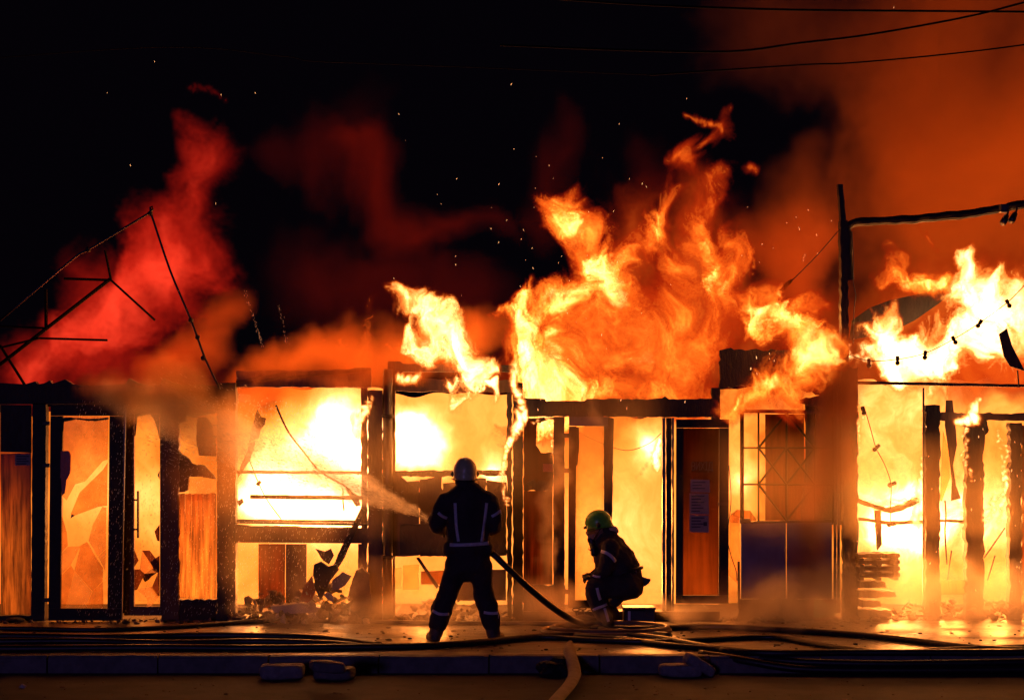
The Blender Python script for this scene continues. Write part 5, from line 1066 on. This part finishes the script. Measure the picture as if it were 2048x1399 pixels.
hl2, L2 = helmet(f2, B_.p(1197, 1044, 0), 23*B_.k, 'helm_green', tilt=-.28, turn=math.pi/2, squash=1.1)
blob('neck_guard', f2, 'cloth', ch([(1212, 1058, -.03, 10), (1222, 1066, -.02, 11)]) + ch([(1212, 1058, .04, 10), (1222, 1066, .03, 11)]), .01, 3)
blob('hood_roll', f2, 'whitescrap', ch([(1222, 1056, -.06, 5), (1230, 1057, -.04, 5.5), (1233, 1062, 0, 5)]), .007, 2)
bm = bmesh.new(); tube(bm, [B_.p(1203, 1054, -.1), B_.p(1192, 1070, -.085), B_.p(1186, 1081, -.03)], .006, 6); obj('chin_strap', bm, M['black'], f2, True)
B_.stripe('sleeve_stripe', jk2, jk2, [(1206, 1106), (1218, 1110), (1228, 1118), (1235, 1127)], 6.5)
B_.stripe('cuff_stripe', jk2, jk2, [(1189, 1156), (1196, 1158), (1204, 1158)], 4.5, 8)
B_.stripe('thigh_stripe', tr2, tr2, [(1197, 1180), (1200, 1193), (1204, 1205)], 6, 8)
B_.stripe('shin_stripe', tr2, tr2, [(1189, 1226), (1200, 1221), (1220, 1214)], 5.5, 8)
B_.stripe('shin_stripe', tr2, tr2, [(1213, 1222), (1217, 1236), (1221, 1250)], 5.5, 8)
blob('face_mask', f2, 'black', ch([(1181, 1078, 0, 7), (1186, 1087, 0, 8), (1190, 1100, -.04, 9)]), .008, 3)
rd = blob('chest_radio', f2, 'black', ch([(1187, 1098, -.1, 7), (1188, 1106, -.1, 7)]), .006, 2)
bm = bmesh.new(); tube(bm, [B_.p(1186, 1104, -.1), B_.p(1176, 1096, -.12)], [.006, .004], 6); obj('antenna', bm, M['black'], rd)
bm = bmesh.new(); tube(bm, catmull([B_.p(x, y, d) for x, y, d in ((1234, 1150, -.18), (1252, 1143, -.2), (1272, 1137, -.14), (1283, 1134, 0))], 5), .022, 8, 1.); bt = obj('belt', bm, M['black'], f2, True)
for x, y in ((1260, 1150), (1270, 1142)):
    c = B_.p(x, y, -.2); bm = bmesh.new(); tube(bm, [c+Vector((.014*math.sin(a), 0, .028*math.cos(a))) for a in [2*math.pi*i/12 for i in range(13)]], .004, 5); obj('snap_hook', bm, M['alu'], bt)
pc = poly('belt_pouch', f2, 'black', [(1284, 1152), (1292, 1155), (1302, 1158), (1298, 1166), (1289, 1172), (1284, 1166)], 19.15, .1)
hand('glove', f2, B_.p(1183, 1157, -.13), Vector((-.6, 0, .2)), Vector((0, .2, -1)))
hand('glove', f2, B_.p(1181, 1152, .03), Vector((-.5, -.3, .3)), Vector((0, -.2, -1)), thumb=-1)

# ================================================================ water, droplets, sparks
smoke('white orange water spray fanning from the nozzle to the left doors', [[(856, 1036, 4, 2.2, 18.36), (820, 1018, 9, 2.1, 18.5), (770, 997, 17, 1.5, 18.7), (720, 978, 32, 1.1, 18.9), (600, 930, 46, .6, 19.2), (470, 880, 50, .5, 19.5), (330, 820, 50, .5, 19.65), (210, 790, 30, .4, 19.75)]], 18.4,
      smoke_mat('water_spray', (1, .95, .88), 5., .5), 'water from the hose', 'water_spray', vox=.02, depth=.3, amp=(.05, .05, .03), freq=(1.5, 4, 9), seed=40, fsc=16, big=.7, bigsc=2.5, ydiv=1.5,
      ridge=.5, stretch=(.12, 1, 1), rot=math.atan2(180, 390), thr=.0, wy=1., pad=.1)
def drops(label, n, gen, mat, name, cat, seed):
    rr = random.Random(seed); vs = []; fs = []
    for _ in range(n):
        c, d, L, r = gen(rr); d = d.normalized(); s = d.cross(Vector((.3, 1, .1))).normalized(); u = s.cross(d); b = len(vs)
        vs += [c+d*L, c-d*L]+[c+s*r*math.cos(a)+u*r*math.sin(a) for a in (0, 2.09, 4.19)]
        for k in range(3): fs += [(b, b+2+k, b+2+(k+1) % 3), (b+1, b+2+(k+1) % 3, b+2+k)]
    me = bpy.data.meshes.new(name); me.from_pydata(vs, [], fs); o = obj(name, me, mat); return tag(o, label, cat, None, 'stuff')
m, g = new_mat('lit_water_drop'); a = g.n('ShaderNodeBsdfTranslucent', {'Color': (1, .95, .9, 1)}); b = g.n('ShaderNodeBsdfGlass', {'Roughness': .3, 'IOR': 1.33}); x = g.n('ShaderNodeMixShader', {0: .4, 1: a.outputs[0], 2: b.outputs[0]}); o_ = g.n('ShaderNodeOutputMaterial'); m.node_tree.links.new(x.outputs[0], o_.inputs[0]); M['drop'] = m
def jetdrop(rr):
    t = rr.random()**.7; A = P(856, 1036, 18.36); B = P(330, 815, 19.7); ax = (B-A); c = A+ax*t
    sp_ = .02+.34*min(t*1.6, 1); off = Vector((rr.gauss(0, .5), rr.gauss(0, .5), rr.gauss(0, .5)))*sp_; c = c+off; c.z -= .1*t*t
    c.y = min(c.y, 19.85)
    return c, ax+off*1.2, rr.uniform(.006, .03), rr.uniform(.0012, .0026)
drops('water droplets flying along the spray from the nozzle', 5200, jetdrop, M['drop'], 'water_droplets', 'water', 5)
def mistdrop(rr):
    c = P(rr.uniform(150, 700), rr.uniform(800, 1230), rr.uniform(19.3, 19.85)); c.z = max(c.z, .02)
    return c, Vector((-.25, .1, -1)), rr.uniform(.005, .018), rr.uniform(.001, .0022)
drops('fine water droplets raining before the left doors', 3600, mistdrop, M['drop'], 'falling_droplets', 'water', 6)
m, g = new_mat('glowing_spark'); e = g.n('ShaderNodeEmission', {'Color': (1, .42, .15, 1), 'Strength': 3.}); o_ = g.n('ShaderNodeOutputMaterial'); m.node_tree.links.new(e.outputs[0], o_.inputs[0]); M['spark'] = m
try: m.cycles.emission_sampling = 'NONE'
except Exception: pass
def spark(rr):
    k = rr.random()
    if k < .62: px, py = rr.gauss(1120, 110), rr.gauss(520, 150)
    elif k < .8: px, py = rr.uniform(1480, 1650), rr.uniform(400, 640)
    else: px, py = rr.uniform(0, 2048), rr.uniform(0, 700)
    c = P(px, py, rr.uniform(19.6, 21)); return c, Vector((rr.uniform(-.8, .8), 0, 1)), rr.uniform(.005, .016), rr.uniform(.001, .0024)
drops('tiny glowing sparks scattered across the night sky over the fire', 95, spark, M['spark'], 'sparks', 'sparks', 7)
def trail(rr):
    t = rr.random()
    if rr.random() < .65: c = P(490+35*t+rr.gauss(0, 1.5), 580+112*t, 20.2)
    else: c = P(555+20*t+rr.gauss(0, 2), 600+90*t, 20.2)
    return c, Vector((.3, 0, -1)), rr.uniform(.004, .014), rr.uniform(.0008, .002)
m, g = new_mat('dim_spark'); e = g.n('ShaderNodeEmission', {'Color': (1, .35, .15, 1), 'Strength': .7}); o_ = g.n('ShaderNodeOutputMaterial'); m.node_tree.links.new(e.outputs[0], o_.inputs[0]); M['dspark'] = m
drops('faint falling ember trails over the wide window kiosk', 90, trail, m, 'ember_trail', 'embers', 8)
def emb(rr):
    k = rr.choice([(1690, 1716, 790, 1150), (1852, 1880, 830, 1200), (1933, 1968, 850, 1200), (2020, 2044, 860, 1200), (1440, 1640, 700, 770), (1050, 1440, 798, 830)])
    return P(rr.uniform(k[0], k[1]), rr.uniform(k[2], k[3]), 19.9), Vector((rr.uniform(-.3, .3), 0, 1)), rr.uniform(.006, .02), rr.uniform(.002, .006)
drops('glowing embers clinging to the charred posts and fascias', 45, emb, M['spark'], 'glowing_embers', 'embers', 9)
